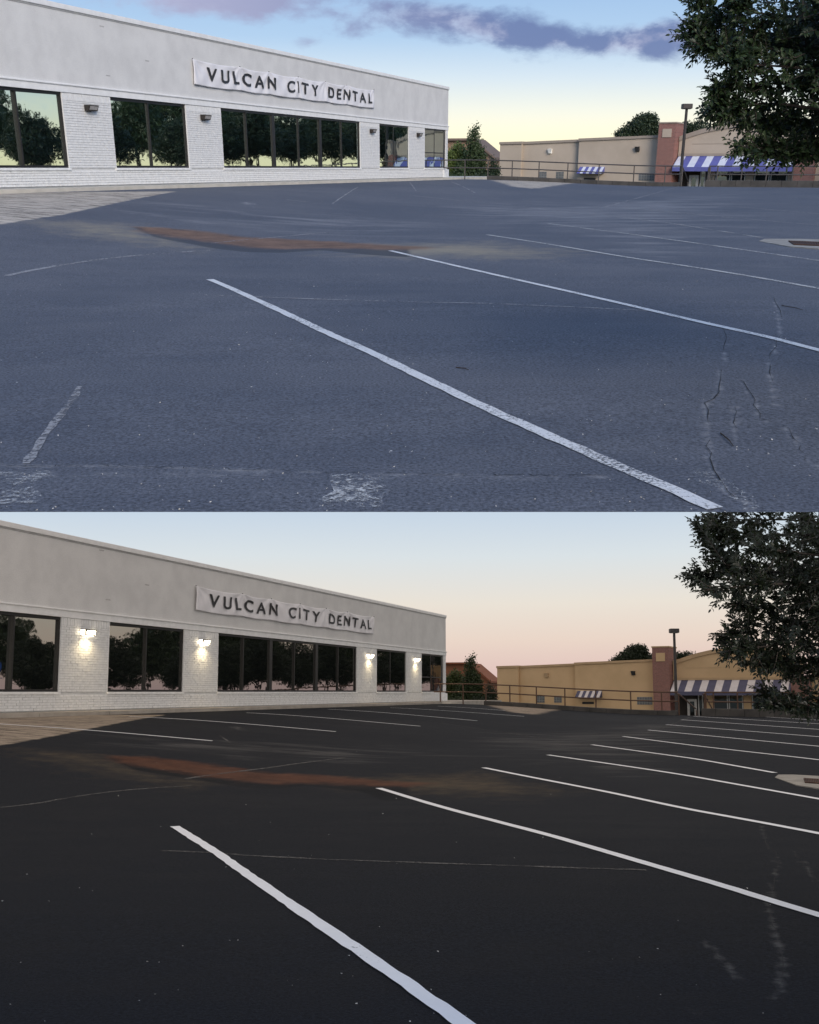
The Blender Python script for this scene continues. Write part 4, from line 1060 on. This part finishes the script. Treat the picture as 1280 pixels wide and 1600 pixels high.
    for q, d, n_, L, wd in leaves[300:]:
        vs, fs = leaf_verts(q - org, d, n_, L, wd); mb.add(vs, fs)
    f_ = mb.build('foliage', lm, o); f_['kind'] = 'stuff'
    tag(o, 'dark small-leaved tree reaching in from the right edge ' + pl.where, 'tree')

def mid_trees(pl):
    U = pl.upper
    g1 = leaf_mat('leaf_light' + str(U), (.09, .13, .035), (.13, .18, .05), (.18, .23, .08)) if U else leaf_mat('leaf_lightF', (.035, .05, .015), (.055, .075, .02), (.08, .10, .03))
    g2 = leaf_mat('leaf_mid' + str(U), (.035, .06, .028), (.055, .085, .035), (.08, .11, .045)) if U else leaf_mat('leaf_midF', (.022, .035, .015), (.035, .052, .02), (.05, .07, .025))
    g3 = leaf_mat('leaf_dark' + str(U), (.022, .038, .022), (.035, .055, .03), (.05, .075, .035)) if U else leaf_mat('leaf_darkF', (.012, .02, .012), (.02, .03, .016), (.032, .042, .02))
    def at(px, py, Y): p = pl.at(pl.tx(px), pl.ty(py), Y); return p
    def put(name, px, Y, zt_py, key, lumps, n, size, m, lab, seed, **kw):
        p = at(px, 262, Y); zt = at(px, zt_py, Y).z
        tree(pl, name, (p.x, p.y, -1.2), 1, key, lumps, n, size, m, lab + ', ' + pl.w2, seed=seed, **kw)
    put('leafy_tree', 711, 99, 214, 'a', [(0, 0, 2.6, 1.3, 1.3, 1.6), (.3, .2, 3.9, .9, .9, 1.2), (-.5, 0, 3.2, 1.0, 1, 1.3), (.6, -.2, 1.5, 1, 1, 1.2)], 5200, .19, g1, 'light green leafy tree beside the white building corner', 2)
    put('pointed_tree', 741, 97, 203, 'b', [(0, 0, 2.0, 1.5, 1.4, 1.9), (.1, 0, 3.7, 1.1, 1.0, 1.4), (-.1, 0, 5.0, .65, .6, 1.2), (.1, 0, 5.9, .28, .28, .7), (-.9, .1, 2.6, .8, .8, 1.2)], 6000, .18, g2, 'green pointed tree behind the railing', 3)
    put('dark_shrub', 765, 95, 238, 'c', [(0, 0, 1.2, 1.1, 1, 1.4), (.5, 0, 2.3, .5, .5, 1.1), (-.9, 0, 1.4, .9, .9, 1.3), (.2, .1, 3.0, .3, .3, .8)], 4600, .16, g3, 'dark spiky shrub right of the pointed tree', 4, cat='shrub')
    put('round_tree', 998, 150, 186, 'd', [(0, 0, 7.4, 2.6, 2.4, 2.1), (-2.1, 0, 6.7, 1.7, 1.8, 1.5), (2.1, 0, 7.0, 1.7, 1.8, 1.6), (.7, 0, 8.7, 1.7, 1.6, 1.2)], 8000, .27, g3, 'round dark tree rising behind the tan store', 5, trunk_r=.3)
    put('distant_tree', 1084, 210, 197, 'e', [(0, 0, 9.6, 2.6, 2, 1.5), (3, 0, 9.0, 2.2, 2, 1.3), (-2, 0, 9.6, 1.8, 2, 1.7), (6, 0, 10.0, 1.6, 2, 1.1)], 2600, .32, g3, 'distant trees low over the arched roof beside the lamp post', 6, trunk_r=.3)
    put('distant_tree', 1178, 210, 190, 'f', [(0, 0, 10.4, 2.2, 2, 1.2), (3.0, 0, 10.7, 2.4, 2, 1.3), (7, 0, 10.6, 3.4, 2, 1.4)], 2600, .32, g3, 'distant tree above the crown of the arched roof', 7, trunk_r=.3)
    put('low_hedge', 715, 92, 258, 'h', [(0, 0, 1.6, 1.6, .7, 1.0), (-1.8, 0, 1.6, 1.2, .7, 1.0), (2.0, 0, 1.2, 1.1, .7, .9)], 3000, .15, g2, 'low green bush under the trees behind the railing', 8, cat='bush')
    # the row of trees along the far side of the lot, out of the frame and mirrored in the windows
    base_l = [(0, 0, 4.2, 3.2, 3.2, 2.3), (-2.4, .5, 3.4, 2.3, 2.3, 1.8), (2.4, -.4, 3.6, 2.3, 2.3, 1.7), (.6, .6, 5.9, 1.9, 1.9, 1.5), (-1.3, -.5, 5.5, 1.5, 1.5, 1.4)]
    r = random.Random(31)
    for k in range(15):
        a = 12 + k * 7.2 + r.uniform(-2, 2); off = 35.5 - .05 * a + r.uniform(-1.0, 1.5)
        p = pl.A + pl.nrm * off + pl.dir * a
        tree(pl, 'lot_edge_tree', (p.x, p.y, float(pl.ground(p.x, p.y)) - .2), 1, 'r%d' % (k % 3), base_l, 5200, .27, g3, 'bushy dark tree mirrored in the windows, ' + pl.w2, seed=40 + k % 3, rz=k * 1.3, scale=r.uniform(.74, 1.0), group='trees mirrored in the windows, ' + pl.w2, trunk_r=.2)
    for k in range(12):
        a = 0 + k * 14 + r.uniform(-3, 3); p = pl.A + pl.nrm * (70 + r.uniform(-4, 8)) + pl.dir * a
        tree(pl, 'hill_tree', (p.x, p.y, .6), 1, 'r%d' % (k % 3), base_l, 5200, .27, g2, 'tall tree on the rise mirrored in the windows, ' + pl.w2, seed=40 + k % 3, rz=k * 2.1, scale=r.uniform(1.3, 1.75), group='tall trees mirrored in the windows, ' + pl.w2, trunk_r=.3)
    # the ground those trees stand on
    s = MB(); c0 = pl.A + pl.nrm * 30 + pl.dir * -10; u, v = pl.dir * 190, pl.nrm * 75
    q = [c0, c0 + u, c0 + u + v, c0 + v]
    s.add([(p.x, p.y, .10 if i < 2 else .6) for i, p in enumerate(q)], [(0, 3, 2, 1)])
    go = s.build('side_ground', mat('side_ground', (.12, .12, .115), (.09, .10, .06), .2, .9)); pl.top(go); tag(go, kind='structure', label='ground on the far side of the lot, outside the frame, ' + pl.w2)
    # low shop with a blue fascia across the road, also mirrored
    pb = pl.A + pl.nrm * 60 + pl.dir * 22
    b = pl.root('blue_fascia_shop', (pb.x, pb.y, .4), pl.ang)
    wm = mat('shop_wall_pale', (.55, .52, .47)); bl = mat('blue_fascia', (.03, .13, .55), rough=.5)
    MB().box(0, 22, 0, 10, 0, 2.4).build('wall', wm, b); MB().box(-.6, 22.6, -.6, 10.4, 2.41, 3.7).build('fascia', bl, b); MB().box(-.3, 22.3, -.3, 10.2, 3.71, 3.85).build('roof', wm, b)
    for k in range(6): MB().box(1 + k * 3.5, 3.6 + k * 3.5, -.05, .02, .5, 2.1).build('window', mat('shop_pane', (.05, .06, .07), rough=.1), b)
    tag(b, 'low shop with blue fascia mirrored in the leftmost window, ' + pl.w2, 'shop')

def house(pl):
    c = pl.at(pl.tx(733), pl.hor, 135); o = pl.root('gabled_house', (c.x, c.y, -1.2), -.25)
    br = mat('house_brick_day', (.30, .20, .14), (.24, .16, .11), 2, .9, .3, 30) if pl.upper else mat('house_brick_dusk', (.30, .13, .07), (.24, .10, .055), 2, .9, .3, 30)
    rf = mat('house_roof_day', (.20, .15, .12), (.15, .11, .09), 3, .9, .4, 30) if pl.upper else mat('house_roof_dusk', (.28, .10, .05), (.20, .075, .04), 3, .9, .4, 30)
    z = lambda py: pl.at(700, pl.ty(py), 135).z + 1.2
    zr, ze = z(216), z(243)
    MB().prism([(-5.5, 0), (2.9, 0), (2.9, ze), (0.4, zr - .3), (-5.5, zr - .3)], 0, 8).build('wall', br, o)
    MB().add([(-6, -.5, zr), (.4, -.5, zr), (3.3, -.5, ze - .2), (-6, 8.5, zr), (.4, 8.5, zr), (3.3, 8.5, ze - .2), (-6, -.5, zr - .25), (.4, -.5, zr - .25), (3.3, -.5, ze - .45), (-6, 8.5, zr - .25), (.4, 8.5, zr - .25), (3.3, 8.5, ze - .45)],
             [(0, 1, 4, 3), (1, 2, 5, 4), (6, 7, 1, 0), (7, 8, 2, 1), (8, 11, 5, 2), (9, 10, 7, 6), (10, 11, 8, 7), (3, 9, 6, 0)]).build('roof', rf, o)
    for x in (-3.6, -.6): MB().box(x, x + 1.1, -.05, .05, 1.2, 2.6).build('window', mat('house_pane', (.05, .055, .06), rough=.15), o)
    tag(o, 'brown gabled house half hidden behind the trees, ' + pl.w2, 'house')

for place in (UP, LO):
    lot(place); twigs(place); far_ground(place); drain(place)
    white_building(place); banner(place); wall_lamps(place)
    store(place); kerb_and_rail(place); lamp_post(place); house(place)
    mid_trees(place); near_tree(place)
